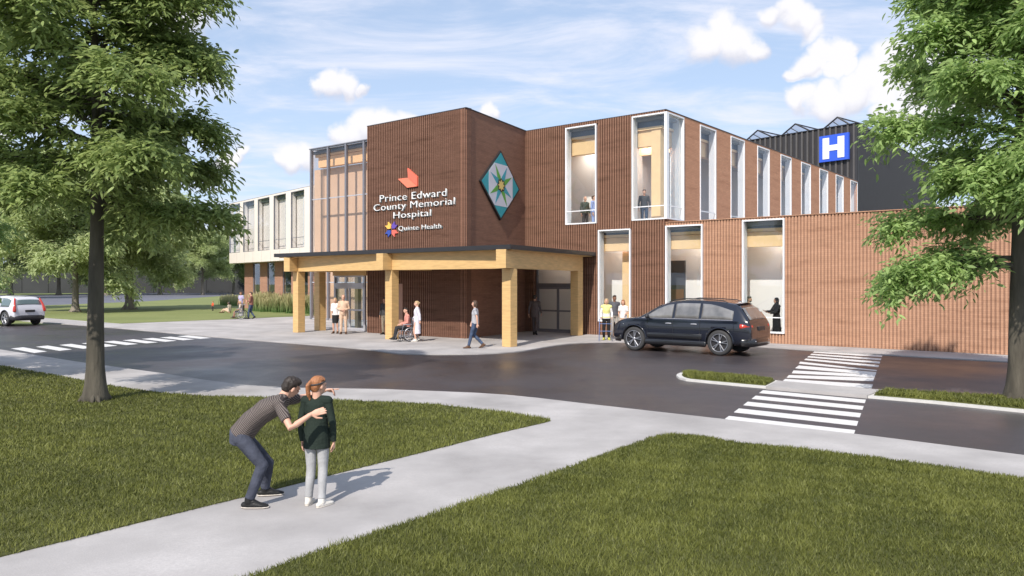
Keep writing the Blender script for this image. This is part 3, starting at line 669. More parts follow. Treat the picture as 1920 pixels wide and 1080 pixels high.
# ------------------------------------------------------------------ signs
m_letter = M('sign_white', (.86,.86,.86), .4, .02, 4); m_return = M('letter_return_grey', (.20,.22,.22), .5, .05, 4)
def text_part(txt, P, a0, a1, zb, cap, d0, d1, name, mat, parent):
    cu = bpy.data.curves.new(name, 'FONT'); cu.body = txt; cu.size = 1; cu.extrude = .5; cu.offset = -.014; cu.space_character = 1.06; cu.resolution_u = 4
    to = bpy.data.objects.new('tmp', cu); COL.objects.link(to)
    dg = bpy.context.evaluated_depsgraph_get(); dg.update(); me = bpy.data.meshes.new_from_object(to.evaluated_get(dg), depsgraph=dg)
    xs = [v.co.x for v in me.vertices]; x0, x1 = min(xs), max(xs)
    me2 = bpy.data.objects.new('tmp', cu)
    k = (a1-a0)/(x1-x0); kz = cap/.70
    Mi = world_of(parent).inverted()
    for v in me.vertices:
        a = a0 + (v.co.x-x0)*k; z = zb + v.co.y*kz; d = d0 + (v.co.z+.5)*(d1-d0)
        v.co = Mi @ Vector(P.pt(a, d, z))
    bpy.data.objects.remove(to)
    me.materials.clear(); me.materials.append(mat); me.name = name
    o = bpy.data.objects.new(name, me); COL.objects.link(o); o.parent = parent
    return o
tz = lambda px, py: TW.z_at(px, py, .1)
ta = lambda px: TW.s_px(px, .1)
q = TW.pt(ta(775), .06, tz(775, 390))
sg = empty('hospital_name_sign', q, 0, 'white raised hospital name letters under a coral arrow emblem on the brown tower', 'sign')
for (txt, xa, xb, yb, yt) in (('Prince Edward',713.5,838,379.3,366.0),('County Memorial',702,853.5,396.0,383.6),('Hospital',739,808.7,409.8,397.6)):
    z = tz(xa, yb); c = tz(xa, yt) - z
    t = text_part(txt, TW, ta(xa), ta(xb), z, c*1.0, .115, .150, 'lettering', m_letter, sg)
    b = text_part(txt, TW, ta(xa)+.025, ta(xb)+.025, z-.025, c*1.0, .057, .113, 'letter_backing', m_return, sg)
def tpoly(l): return [(ta(x), tz(x, y)) for x, y in l]
Zs = lambda x, y: (680+x/6.355, 290+y/6.355)
m_coral = M('coral_paint', (.80,.16,.10), .45, .03, 4); m_coral2 = M('coral_light', (.86,.22,.13), .45, .03, 4)
MB().plate(TW, tpoly([Zs(543,160),Zs(660,262),Zs(660,375),Zs(552,275)])[::-1], .06, .16).build('emblem', m_coral, sg)
MB().plate(TW, tpoly([Zs(430,290),Zs(549,277),Zs(658,378),Zs(540,395)])[::-1], .06, .159).build('emblem', m_coral2, sg)
q = TW.pt(ta(788), .06, tz(788, 430))
sg2 = empty('health_sign', q, 0, 'small white raised health network lettering with four coloured arrows on the tower, lower sign', 'sign')
z = tz(748, 432.6); c = tz(748, 424.0)-z
text_part('Quinte Health', TW, ta(748), ta(828), z, c, .115, .14, 'lettering', m_letter, sg2)
text_part('Quinte Health', TW, ta(748)+.03, ta(828)+.04, z-.025, c, .057, .113, 'letter_backing', m_return, sg2)
cxs, czs = ta(734.5), tz(734.5, 430.2)
for (ang, colr) in ((135,(.85,.50,.10)),(45,(.13,.07,.38)),(225,(.04,.08,.38)),(315,(.80,.16,.12))):
    r = math.radians(ang); s_ = .20
    base = [(.05,.0),(.15,-.115),(.37,-.115),(.27,.0),(.37,.115),(.15,.115)]
    pts = [(cxs+(x*math.cos(r)-y*math.sin(r))*1.25, czs+(x*math.sin(r)+y*math.cos(r))*1.05) for x, y in base]
    MB().plate(TW, pts, .06, .14).build('emblem', M('arrow_paint', colr, .45, .03, 4), sg2)
# quilt block sign on the tower side
qa = TS.s_px(935.6); qz = (TS.z_at(935.6,282.5)+TS.z_at(935.6,413))/2; qh = (TS.z_at(935.6,282.5)-TS.z_at(935.6,413))/2
al_ = TS.s_px(896.7); ar_ = TS.s_px(971); qc = (al_+ar_)/2; qw = (ar_-al_)/2; qh = min(qh, 1.62)
qq = TS.pt(qc, .05, qz)
qs = empty('quilt_sign', qq, 0, 'diamond quilt panel in teal, white and green with yellow star on the tower side', 'sign')
D_ = lambda x, y: (qc+x*qw, qz+y*qh)
MB().plate(TS, [D_(-1,0),D_(0,-1),D_(1,0),D_(0,1)], .02, .10).build('frame', m_black, qs)
k = .935; MB().plate(TS, [D_(-k,0),D_(0,-k),D_(k,0),D_(0,k)], .101, .108).build('panel', M('teal_paint', (.035,.36,.42), .5, .04, 4), qs)
h = .60; MB().plate(TS, [D_(-h,-.335),D_(-.335,-h),D_(.335,-h),D_(h,-.335),D_(h,.335),D_(.335,h),D_(-.335,h),D_(-h,.335)], .1085, .114).build('panel', M('quilt_white', (.68,.68,.76), .5, .03, 4), qs)
m_qg = M('quilt_green', (.13,.40,.07), .5, .04, 4); m_qt = M('quilt_teal', (.05,.36,.46), .5, .04, 4)
for i, (x, y) in enumerate(((-.30,.58),(.30,-.58),(.55,.30),(-.55,-.30),(.30,.56),(-.30,-.56),(-.53,.31),(.53,-.31))):
    l = math.hypot(x, y); nx, ny = -y/l, x/l; wd = .085
    MB().plate(TS, [D_(0,0), D_(x*.35-nx*wd, y*.35-ny*wd), D_(x,y), D_(x*.35+nx*wd, y*.35+ny*wd)], .1145, .118+.0004*i).build('star_point', m_qg if i < 4 else m_qt, qs)
def star(n, r0, r1, ph=0): return [D_((r0 if i%2 else r1)*math.cos(ph+math.pi*i/n), (r0 if i%2 else r1)*math.sin(ph+math.pi*i/n)) for i in range(2*n)]
MB().plate(TS, star(8, .17, .21), .1215, .124).build('star_ring', m_black, qs)
MB().plate(TS, star(8, .10, .17), .1245, .127).build('star_centre', M('quilt_yellow', (.80,.60,.20), .5, .04, 4), qs)
# H sign
ha, hb_ = HB.s_px(1537,.2), HB.s_px(1592.3,.2); hz0, hz1 = HB.z_at(1537,305.2,.2), HB.z_at(1537,256.6,.2)
hq = HB.pt((ha+hb_)/2, .1, hz0)
hs = empty('hospital_h_sign', hq, 0, 'square blue sign with a bold white letter H on the charcoal building', 'sign')
MB().pbox(HB, ha, hb_, .105, .30, hz0, hz1).build('panel', M('sign_blue', (.035,.105,.62), .4, .03, 2), hs)
w_, h_ = hb_-ha, hz1-hz0; H_ = lambda x, y: (ha+x*w_, hz0+y*h_)
MB().plate(HB, [H_(*p) for p in ((.13,.10),(.35,.10),(.35,.40),(.64,.40),(.64,.10),(.86,.10),(.86,.90),(.64,.90),(.64,.61),(.35,.61),(.35,.90),(.13,.90))], .301, .34).build('lettering', m_letter, hs)

# ------------------------------------------------------------------ far wall
fw = MB().box(-190, -46, 176, 176.6, 0, 6.2)
for i in range(24): fw.box(-190+6*i, -189.6+6*i, 175.9, 176, 0, 6.2)
o = fw.build('boundary_wall', M('dark_wall', (.035,.037,.040), .8, .15, .3)); tag(o, 'long dark grey boundary wall beyond the far road', 'wall')

# ------------------------------------------------------------------ trees
def in_poly(pts, poly):
    x, y = pts[:,0], pts[:,1]; ins = np.zeros(len(pts), bool); n = len(poly)
    for i in range(n):
        x1,y1 = poly[i]; x2,y2 = poly[(i+1)%n]
        c = ((y1>y)!=(y2>y)) & (x < (x2-x1)*(y-y1)/((y2-y1) if y2!=y1 else 1e-9)+x1); ins ^= c
    return ins
def make_tree(base, H, zc, Rmax, seed, mat_leaf, mat_bark, leaf=.11, per=20, nlimb=34, r0=.2, label='', name='tree', group=None, low=(), dens=1.0, prof=None, top=None):
    rnd = random.Random(seed); R3 = np.random.default_rng(seed)
    root = empty(name, (base[0], base[1], 0), 0, label, 'tree', group)
    mb = MB(); tp = []; n = 14
    ox, oy = rnd.uniform(-1,1), rnd.uniform(-1,1)
    for i in range(n+1):
        t = i/n; z = H*.93*t
        wob = .05*H/9
        x = wob*math.sin(2.1*t*3+ox*3)*t; y = wob*math.cos(1.7*t*3+oy*3)*t
        r = r0*(1-.80*t**.9) ; 
        if t < .02: r = r0*1.45
        tp.append((Vector((x, y, z)), r))
    tp.insert(1, (Vector((0,0,.10*H/9)), r0*1.36)); tp.insert(2, (Vector((0,0,.28*H/9)), r0*1.12))
    mb.loft([(p.x,p.y,p.z-.05 if i == 0 else p.z) for i,(p,r) in enumerate(tp)], [r for p,r in tp], seg=14, cap='flat')
    for i in range(7):                                     # root flare
        a = i/7*6.283+rnd.random(); mb.loft([(0,0,.42*r0/.2),(math.cos(a)*r0*1.1,math.sin(a)*r0*1.1,.12*r0/.2),(math.cos(a)*r0*1.75,math.sin(a)*r0*1.75,-.02)], [r0*.45,r0*.30,r0*.12], seg=7)
    def at(z):
        for i in range(1, len(tp)):
            if tp[i][0].z >= z:
                a, b = tp[i-1], tp[i]; t = (z-a[0].z)/max(1e-6,(b[0].z-a[0].z)); return a[0].lerp(b[0], t), a[1]+(b[1]-a[1])*t
        return tp[-1]
    env = prof or (lambda t: (math.sin(math.pi*min(1,max(0,(t*.86+.14))))**.6))
    tips = []      # (position, direction)
    def grow(p, d, L, r, depth):
        m = 6; pts = [p.copy()]; rr = [r]; dd = d.copy(); q = p.copy()
        for i in range(m):
            dd = (dd + Vector((rnd.uniform(-.22,.22), rnd.uniform(-.22,.22), rnd.uniform(-.13,.09)-.02*i))).normalized()
            q = q + dd*L/m; pts.append(q.copy()); rr.append(r*(1-.8*(i+1)/m)+.004)
        mb.loft(pts, rr, seg=7 if depth == 0 else 5, cap='flat')
        return pts, dd
    limbs = [(zc+(H*.95-zc)*((i+.5)/nlimb)**.9, i*2.39996+rnd.uniform(-.3,.3), None) for i in range(nlimb)] + [(z, a, L) for z, a, L in low]
    for (z, a, LL) in limbs:
        p, rt = at(z); t = (z-zc)/(H-zc); L = LL or Rmax*env(max(0,t))*rnd.uniform(.82,1.08)
        el = (.10+.85*max(0,t)**1.2+rnd.uniform(-.12,.2)) if not LL else .05
        d = Vector((math.cos(a)*math.cos(el), math.sin(a)*math.cos(el), math.sin(el)))
        pts, _ = grow(p, d, L, min(rt*.55, .018+.020*L*r0/.2), 0)
        for k in range(1, len(pts)):
            nb = 5 if k < len(pts)-1 else 6
            if k == 1: nb = 3
            for j in range(nb):
                dv = (pts[k]-pts[k-1]).normalized(); side = dv.cross(Vector((0,0,1))); 
                if side.length < .01: side = Vector((1,0,0))
                side.normalize(); s_ = (-1)**j
                d2 = (dv*rnd.uniform(.35,1.0)+side*s_*rnd.uniform(.4,1.1)+Vector((0,0,rnd.uniform(-.25,.6)))).normalized()
                l2 = L*rnd.uniform(.20,.36)*(1.22-.11*k)
                p2, _ = grow(pts[k], d2, l2, .006+.008*L/3, 1)
                for q in range(1, len(p2)):
                    if rnd.random() < .93*dens:
                        dq = (p2[q]-p2[q-1]).normalized()
                        sd_ = dq.cross(Vector((0,0,1))); sd_ = sd_.normalized() if sd_.length > .01 else Vector((1,0,0))
                        tips.append((p2[q], (dq+sd_*rnd.uniform(-.9,.9)+Vector((0,0,rnd.uniform(-.35,.15)))).normalized()))
                        if q >= 2 and rnd.random() < .6*dens: tips.append((p2[q]+Vector((rnd.uniform(-.1,.1),rnd.uniform(-.1,.1),rnd.uniform(.02,.16)))*leaf/.11, (dq+Vector((rnd.uniform(-.8,.8),rnd.uniform(-.8,.8),rnd.uniform(-.2,.3)))).normalized()))
    mb.build('trunk', mat_bark, root, world=False, smooth=True)
    # leaf sprays, all at once
    TP = np.array([tuple(p) for p,d in tips]); TD = np.array([tuple(d) for p,d in tips]); nt_ = len(TP)
    P = np.repeat(TP, per, 0); Dn = np.repeat(TD, per, 0); n = len(P)
    tt = np.tile(np.linspace(0, 1, per), nt_); sgn = np.tile(np.where(np.arange(per)%2 == 0, 1., -1.), nt_)
    up = np.array([0,0,1.]); S = np.cross(Dn, up); S /= np.maximum(1e-3, np.linalg.norm(S, axis=1))[:,None]
    c = P + Dn*(tt*leaf*3.4)[:,None] + R3.normal(0, leaf*.33, (n,3)); c[:,2] -= leaf*1.2*tt**2
    ax = Dn*.65 + S*(sgn*R3.uniform(.4,1.2,n))[:,None] + R3.normal(0,.30,(n,3)); ax[:,2] -= .32; ax /= np.linalg.norm(ax, axis=1)[:,None]
    nn = np.tile(up, (n,1)) + R3.normal(0,.42,(n,3)); wv = np.cross(ax, nn); wv /= np.maximum(1e-3, np.linalg.norm(wv, axis=1))[:,None]
    nv = np.cross(wv, ax); sz = leaf*R3.uniform(.65,1.25,n)[:,None]
    L_ = lambda a_, w_, n_: c + ax*sz*a_ + wv*sz*w_ + nv*sz*n_
    V = np.stack([c, L_(.24,.155,.03), L_(.62,.165,.01), L_(1.05,0,-.14), L_(.62,-.165,.01), L_(.24,-.155,.03)],1).reshape(-1,3); T = np.arange(n*6).reshape(n,6)
    spray = np.repeat(R3.uniform(0,1,nt_), per); tint = np.clip(.5*spray+.5*R3.uniform(0,1,n), 0, 1)
    np_mesh('crown', V, T, mat_leaf, root, np.repeat(tint, 6))
    return root
def copy_tree(o, loc, rz, sc, label):
    r = o.copy(); COL.objects.link(r); r.location = loc; r.rotation_euler = (0,0,rz); r.scale = (sc,sc,sc); r['label'] = label
    for ch in o.children:
        c = ch.copy(); COL.objects.link(c); c.parent = r
    return r
def env_big(t):
    t = max(0, min(1, t)); return max(.25, (1-abs(t-.30)**1.7*1.25))
tb = G(179, 752)
make_tree(tb, 10.6, 3.75, 2.45, 7, m_leafA, m_bark, leaf=.16, per=13, nlimb=38, dens=.92, r0=.185, label='large dark green tree with brown trunk standing in the left lawn', low=(), prof=env_big)
tb2 = G(1912, 752)
make_tree(tb2, 10.4, 3.3, 2.22, 21, m_leafB, m_bark, leaf=.16, per=13, nlimb=34, dens=.85, r0=.22, label='bright green tree on the kerbed island at the right edge', low=((2.75, 3.2, 2.2),(2.9,2.7,2.0)), prof=env_big)
make_tree((-15.6, 18.5), 9, 2.9, 3.3, 5, m_leafB, m_bark, leaf=.14, per=14, nlimb=26, r0=.2, label='tree at the far left edge whose low green branches reach over the white car', prof=env_big)
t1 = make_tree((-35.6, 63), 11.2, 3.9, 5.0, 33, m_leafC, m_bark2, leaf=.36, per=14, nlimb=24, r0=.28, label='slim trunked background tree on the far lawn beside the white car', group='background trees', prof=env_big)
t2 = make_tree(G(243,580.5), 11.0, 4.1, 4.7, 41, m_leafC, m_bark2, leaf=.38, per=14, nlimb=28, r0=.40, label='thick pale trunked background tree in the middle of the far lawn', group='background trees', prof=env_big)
far = [((438,551),.95,1.0,'background tree beyond the far road beside the cream wing'),((300,552),1.05,2.2,'background tree beyond the far road, right of the thick pale trunk'),
       ((380,552.5),.9,4.0,'background tree beyond the far road, between the thick pale trunk and the cream wing'),((200,553),1.2,3.1,'background tree beyond the far road, behind the gap between the two lawn trunks'),
       ((110,553),1.25,.4,'background tree beyond the far road, behind the slim lawn trunk'),((20,554),1.3,5.2,'background tree beyond the far road, behind the white car'),((-60,560),1.2,5.8,'background tree beyond the far road at the left picture edge')]
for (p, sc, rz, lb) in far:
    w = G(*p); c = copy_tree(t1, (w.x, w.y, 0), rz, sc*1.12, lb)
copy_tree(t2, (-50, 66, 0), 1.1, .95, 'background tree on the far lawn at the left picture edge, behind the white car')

# ------------------------------------------------------------------ grass
def blades(name, poly, dens_fn, h, wd, seed, mat, z0=.01, nmax=400000, lean=.5, bbox=None, label=None, cat='grass', tintf=None):
    R3 = np.random.default_rng(seed); pl = [tuple(p) for p in poly]
    xs = [p[0] for p in pl]; ys = [p[1] for p in pl]
    x0, x1, y0, y1 = bbox or (min(xs),max(xs),min(ys),max(ys)); x0=max(x0,min(xs)); x1=min(x1,max(xs)); y0=max(y0,min(ys)); y1=min(y1,max(ys))
    n = int(nmax); pts = np.stack([R3.uniform(x0,x1,n), R3.uniform(y0,y1,n)],1)
    keep = in_poly(pts, pl); pts = pts[keep]
    dist = np.hypot(pts[:,0], pts[:,1]); pr = dens_fn(pts, dist); pts = pts[R3.uniform(0,1,len(pts)) < pr]
    n = len(pts); dist = np.hypot(pts[:,0], pts[:,1])
    # clumpy height
    cl = np.sin(pts[:,0]*2.3+np.sin(pts[:,1]*1.9)*2)*np.cos(pts[:,1]*2.7+np.sin(pts[:,0]*1.3)*2); c2 = np.sin(pts[:,0]*9.1+pts[:,1]*4)*np.cos(pts[:,1]*8.3-pts[:,0]*3)
    hh = h*R3.uniform(.5,1.25,n)*(1+.22*cl+.15*c2); a = R3.uniform(0,2*np.pi,n); w = wd*np.clip(dist/9, .8, 4)
    base = np.concatenate([pts, np.full((n,1), z0)],1); wx = np.stack([np.cos(a)*w, np.sin(a)*w, np.zeros(n)],1)
    ln = R3.normal(0, lean, (n,2))*hh[:,None]; tip = base + np.concatenate([ln, hh[:,None]],1)
    V = np.stack([base-wx, base+wx, tip],1).reshape(-1,3); T = np.arange(n*3).reshape(n,3)
    big = np.sin(pts[:,0]*.9+1.7*np.sin(pts[:,1]*.7))*np.cos(pts[:,1]*1.1+1.3*np.sin(pts[:,0]*.6)); tint = np.clip(.45+.20*cl+.15*c2+.14*big+R3.normal(0,.24,n),0,1)
    if tintf is not None: tv = tintf(R3, n)
    else: tv = np.repeat(tint, 3)
    o = np_mesh(name, V, T, mat, None, tv); tag(o, label, cat, None, 'stuff'); return o
blades('grass', inset(lawnL, -.03), lambda p, d: np.clip((11/d)**2, .05, 1), .046, .0058, 1, m_blade, nmax=700000, bbox=(-17,2,5.8,24), label='short green lawn left of the diagonal path', cat='grass')
blades('grass', inset(lawnR, -.03), lambda p, d: np.clip((11/d)**2, .05, 1), .046, .0058, 2, m_blade, nmax=420000, bbox=(-3.2,11.5,5.6,13), label='short green lawn right of the diagonal path', cat='grass')
for i, p in enumerate(isl_grass):
    blades('grass', p, lambda p, d: np.ones(len(p)), .075, .008, 5+i, m_blade, z0=.035, nmax=26000 if i == 0 else 60000, label=('small grass strip on the kerbed island left of the crossing','grass strip on the kerbed island right of the crossing')[i], bbox=(4,17,10,26))
# ragged edge tufts along the path
def reeds(name, poly, n, h, label, seed):
    R3 = np.random.default_rng(seed); pl=[tuple(p) for p in poly]; xs=[p[0] for p in pl]; ys=[p[1] for p in pl]
    pts = np.stack([R3.uniform(min(xs),max(xs),n*6), R3.uniform(min(ys),max(ys),n*6)],1); pts = pts[in_poly(pts,pl)][:n]
    nc = 160; cen = pts[R3.integers(0,len(pts),nc)]; idx = R3.integers(0,nc,len(pts)); pts = cen[idx]+R3.normal(0,.22,(len(pts),2)); n = len(pts)
    hc = R3.uniform(.75,1.15,nc)[idx]
    hh = h*hc*R3.uniform(.6,1.1,n); a = R3.uniform(0,6.28,n); w = .022
    base = np.concatenate([pts, np.full((n,1), .02)],1); wx = np.stack([np.cos(a)*w,np.sin(a)*w,np.zeros(n)],1)
    ln = R3.normal(0,.16,(n,2))*hh[:,None]; mid = base+np.concatenate([ln*.4, hh[:,None]*.55],1); tip = base+np.concatenate([ln, hh[:,None]],1)
    V = np.stack([base-wx, base+wx, mid+wx*.9, mid-wx*.9, tip+wx*.8, tip-wx*.8],1).reshape(-1,3)
    T = np.concatenate([np.arange(n)[:,None]*6+np.array([[0,1,2,3]]), np.arange(n)[:,None]*6+np.array([[3,2,4,5]])],0)
    tv = np.stack([np.zeros(n)+.02, np.zeros(n)+.02, .45+R3.uniform(-.15,.1,n), .45+R3.uniform(-.15,.1,n), .9+R3.uniform(-.2,.1,n), .9+R3.uniform(-.2,.1,n)],1).ravel()
    o = np_mesh(name, V, T, m_reed, None, tv); tag(o, label, 'grasses', None, 'stuff')
reeds('ornamental_grass', gp([(474,583),(500,585.5),(545,588),(600,591),(606,584),(560,578.5),(480,575.5)]), 15000, 1.35, 'tall feathery straw coloured grasses planted along the cream wing', 3)
reeds('ornamental_grass', gp([(418,573),(446,574),(448,570.5),(424,569.5)]), 1300, .95, 'tall feathery grasses in a small patch behind the group with the wheelchair', 4)
#@@PART2
# ------------------------------------------------------------------ cars
def make_car(name, loc, rz, label, paint, Lf, Lr, H, wb, W, group=None, tall_lights=False, trim=None, glassm=None, rimc=None):
    root = empty(name, (loc[0], loc[1], -.03), rz, label, 'car', group)
    m_trim = trim or (m_black if tall_lights else m_trimb)
    hx = wb/2
    k = H/1.76
    top = [(-Lr,.80),(-Lr+.03,.98),(-Lr+.09,1.14),(-Lr+.38,1.52),(-Lr+.60,1.66),(-Lr+1.15,1.73),(-.8,1.765),(-.2,1.77),(.35,1.70),(.72,1.56),(1.10,1.34),(1.42,1.19),(1.62,1.16),(2.0,1.11),(Lf-.30,1.03),(Lf-.08,.90),(Lf,.66)]
    if tall_lights: top = [(-Lr,.82),(-Lr+.03,1.0),(-Lr+.07,1.14),(-Lr+.22,1.56),(-Lr+.36,1.67),(-Lr+.7,1.73),(-.7,1.765),(-.1,1.75),(.35,1.66),(.66,1.50),(.95,1.30),(1.2,1.16),(1.4,1.11),(1.7,1.06),(Lf-.34,.99),(Lf-.12,.86),(Lf,.66)]
    top = [(x, z*k) for x, z in top]
    def ztop(x):
        for i in range(1, len(top)):
            if x <= top[i][0]: a, b = top[i-1], top[i]; return a[1]+(b[1]-a[1])*(x-a[0])/(b[0]-a[0])
        return top[-1][1]
    belt = (1.08 if tall_lights else 1.115)*k
    def sec(x):
        zt = ztop(x); e = min(1, max(0, (x+Lr)/.5)); e2 = min(1, max(0, (Lf-x)/.75))
        w = W/2*(1-.08*(1-e)**2)*(1-.13*(1-e2)**2)
        zb = (.27 if tall_lights else .31) + .14*(1-min(1,(x+Lr)/.5))**1.5 + .10*(1-min(1,(Lf-x)/.5))
        zbelt = min(belt, zt-.05); cab = max(0, min(1, (zt-belt)/(.62*k)))
        wr = w*(.93-.20*cab)
        return zb, zbelt, zt, w, wr
    xs = sorted(set([round(t[0],3) for t in top]+[-hx-.5,-hx,-hx+.5,hx-.5,hx,hx+.5]))
    mb = MB(); prof = []
    for x in xs:
        zb, zbl, zt, w, wr = sec(x); zm = min(.62, (zb+zbl)/2)
        half = [(0,zb),(w*.80,zb),(w*.955,zb+.07),(w*1.0,zm),(w*.985,zbl-.06),(w*.962,zbl),(wr+.012,max(zbl+.015,zt-.10)),(wr-.07,zt-.025),(wr*.5,zt-.002),(0,zt)]
        prof.append([(x, y, z) for y, z in half]+[(x, -y, z) for y, z in half[-2:0:-1]])
    n = len(prof[0]); vs = [p for r in prof for p in r]
    fs = [(i*n+j, (i+1)*n+j, (i+1)*n+(j+1)%n, i*n+(j+1)%n) for i in range(len(xs)-1) for j in range(n)]
    fs += [tuple(range(n)), tuple((len(xs)-1)*n+j for j in range(n))[::-1]]
    mb.add(vs, fs)
    me = mb.mesh('body', True); body = bpy.data.objects.new('body', me); COL.objects.link(body); me.materials.append(paint); me.materials.append(m_black)
    bm = bmesh.new(); bm.from_mesh(me); bmesh.ops.recalc_face_normals(bm, faces=bm.faces); bm.to_mesh(me); bm.free()
    q = body.modifiers.new('s', 'SUBSURF'); q.levels = 2; q.render_levels = 2; bake(body)
    wrad = .405 if tall_lights else .425
    cut = MB()
    for x in (-hx, hx):
        for sy in (1, -1): cut.loft([(x, sy*(W/2-.36), wrad+.01), (x, sy*(W/2+.2), wrad+.01)], [wrad+.055]*2, seg=36, cap='flat')
    cme = cut.mesh('cut'); bm = bmesh.new(); bm.from_mesh(cme); bmesh.ops.recalc_face_normals(bm, faces=bm.faces); bm.to_mesh(cme); bm.free(); cme.materials.append(m_black)
    co = bpy.data.objects.new('cut', cme); COL.objects.link(co)
    b = body.modifiers.new('b', 'BOOLEAN'); b.object = co; b.operation = 'DIFFERENCE'; b.solver = 'EXACT'; bake(body); bpy.data.objects.remove(co)
    body.data.polygons.foreach_set('use_smooth', [True]*len(body.data.polygons))
    if len(body.data.materials) == 0: body.data.materials.append(paint)
    body.parent = root
    def yside(x, z):
        zb, zbl, zt, w, wr = sec(x); t = (z-zbl)/max(.02, (zt-.10-zbl)); t = max(-.2, min(1, t)); return w*.962+(wr+.012-w*.962)*t
    gm = glassm or m_cglass
    def sidepane(x0, x1, zl, sy, name='window'):
        mb = MB(); N_ = 12; rows = 4; pts = []
        for i in range(N_+1):
            x = x0+(x1-x0)*i/N_; zh = ztop(x)-.135-.16*max(0, -1.25-x); zh = max(zh, zl+.005)
            for j in range(rows+1): z = zl+(zh-zl)*j/rows; pts.append((x, sy*(yside(x, z)+.004), z))
        m_ = rows+1
        mb.add(pts, [(i*m_+j, (i+1)*m_+j, (i+1)*m_+j+1, i*m_+j+1) for i in range(N_) for j in range(rows)])
        # give it a little thickness
        o = mb.build(name, gm, root, world=False, smooth=True); so = o.modifiers.new('t', 'SOLIDIFY'); so.thickness = .012; so.offset = 0; bake(o); return o
    zl = belt+.035
    xb = -Lr+(.52 if not tall_lights else .40)
    for sy in (1, -1):
        xw = 1.30*1.0 if not tall_lights else 1.05
        sidepane(xw-.42+.40, .12, zl, sy); sidepane(.03, -.86 if not tall_lights else -.72, zl, sy); sidepane(-.95 if not tall_lights else -.80, xb+.1, zl, sy)
        # beltline trim and door seams
        mb = MB()
        for i in range(20):
            x0 = xb+.1+(xw-xb-.1)*i/20; x1 = xb+.1+(xw-xb-.1)*(i+1)/20
            mb.loft([(x0, sy*(yside(x0,zl-.02)+.006), zl-.02), (x1, sy*(yside(x1,zl-.02)+.006), zl-.02)], [.009,.009], seg=6, cap='flat')
        mb.build('window_trim', m_alu, root, world=False)
        for xd in (1.06, .075, -.91 if not tall_lights else -.76):
            w_ = sec(xd)[3]; MB().loft([(xd, sy*(w_*.985+.001), .42),(xd, sy*(w_+.001), .62),(xd, sy*(w_*.985), belt-.06),(xd, sy*(w_*.965), belt)], [.006]*4, seg=6, cap='flat').build('door_seam', m_black, root, world=False)
        for xd in (.24, -.70):
            w_ = sec(xd)[3]; MB().loft([(xd-.1, sy*(w_*.985+.012), .97*k),(xd, sy*(w_*.985+.028), .975*k),(xd+.1, sy*(w_*.985+.012), .97*k)], [.014,.018,.014], seg=8).build('door_handle', m_alu, root, world=False, smooth=True)
        # mirror
        xm = 1.0 if not tall_lights else .85
        MB().ell((xm, sy*(W/2+.10), belt+.07), (.07,.11,.075)).loft([(xm, sy*(W/2-.12), belt+.02),(xm, sy*(W/2+.04), belt+.05)], [.03,.03], seg=8).build('mirror', m_black, root, world=False, smooth=True)
        # sill and arch trims
        w_ = W/2
        MB().loft([(-hx+.5, sy*(w_-.015), .36),(hx-.5, sy*(w_-.015), .36)], [(.055,.10)]*2, side=(0,1,0), seg=12).build('sill_trim', m_trim, root, world=False, smooth=True)
        if not tall_lights:
            MB().loft([(-.98, sy*(w_+.0), .60),(1.05, sy*(w_+.0), .60)], [(.012,.085)]*2, side=(0,1,0), seg=12).build('door_moulding', m_trimb, root, world=False, smooth=True)
        for x in (-hx, hx):
            mb = MB(); pr = [(x+math.cos(a)*(wrad+.065), sy*(w_-.035), wrad+.01+math.sin(a)*(wrad+.065)) for a in [math.pi*i/18 for i in range(19)]]
            mb.loft(pr, [(.045,.028)]*19, side=(0,1,0), seg=8).build('wheel_arch', m_trim if tall_lights else paint, root, world=False, smooth=True)
        # wheels
        for x in (-hx, hx):
            y = sy*(w_-.135); mb = MB(); R, tw = wrad, .12
            sect = [(R-.13,-tw),(R-.06,-tw-.008),(R-.015,-tw+.01),(R,-tw+.05),(R,tw-.05),(R-.015,tw-.01),(R-.06,tw+.008),(R-.13,tw)]
            pts = []
            for i in range(40):
                a = 2*math.pi*i/40
                pts += [(x+r*math.cos(a), y+d, R+r*math.sin(a)) for r, d in sect]
            m_ = len(sect); fs = [(i*m_+j, ((i+1)%40)*m_+j, ((i+1)%40)*m_+j+1, i*m_+j+1) for i in range(40) for j in range(m_-1)]
            tyre = mb.add(pts, fs).build('wheel', m_tyre, root, world=False, smooth=True)
            fo = sy*(tw-.03)
            rb = MB().loft([(x, y-sy*.05, R), (x, y+fo-sy*.035, R)], [R-.125]*2, seg=36, cap='flat')
            rb.build('brake_hub', m_black, tyre, world=False)
            rm = MB()
            for i in range(40):
                a = 2*math.pi*i/40; b_ = 2*math.pi*(i+1)/40
                rm.loft([(x+(R-.13)*math.cos(a), y+fo+sy*.02, R+(R-.13)*math.sin(a)), (x+(R-.13)*math.cos(b_), y+fo+sy*.02, R+(R-.13)*math.sin(b_))], [.014,.014], seg=6, cap='flat')
            for i in range(5):
                for da in (-.17, .17):
                    a = 2*math.pi*i/5+math.pi/2+.2; b_ = a+da
                    rm.loft([(x+.05*math.cos(a), y+fo+sy*.01, R+.05*math.sin(a)), (x+(R-.13)*math.cos(b_), y+fo+sy*.02, R+(R-.13)*math.sin(b_))], [(.022,.016),(.018,.012)], seg=6, cap='flat')
            rm.ell((x, y+fo+sy*.012, R), (.06,.02,.06), seg=12, rings=6)
            rm.build('rim', rimc or m_rim, tyre, world=False)
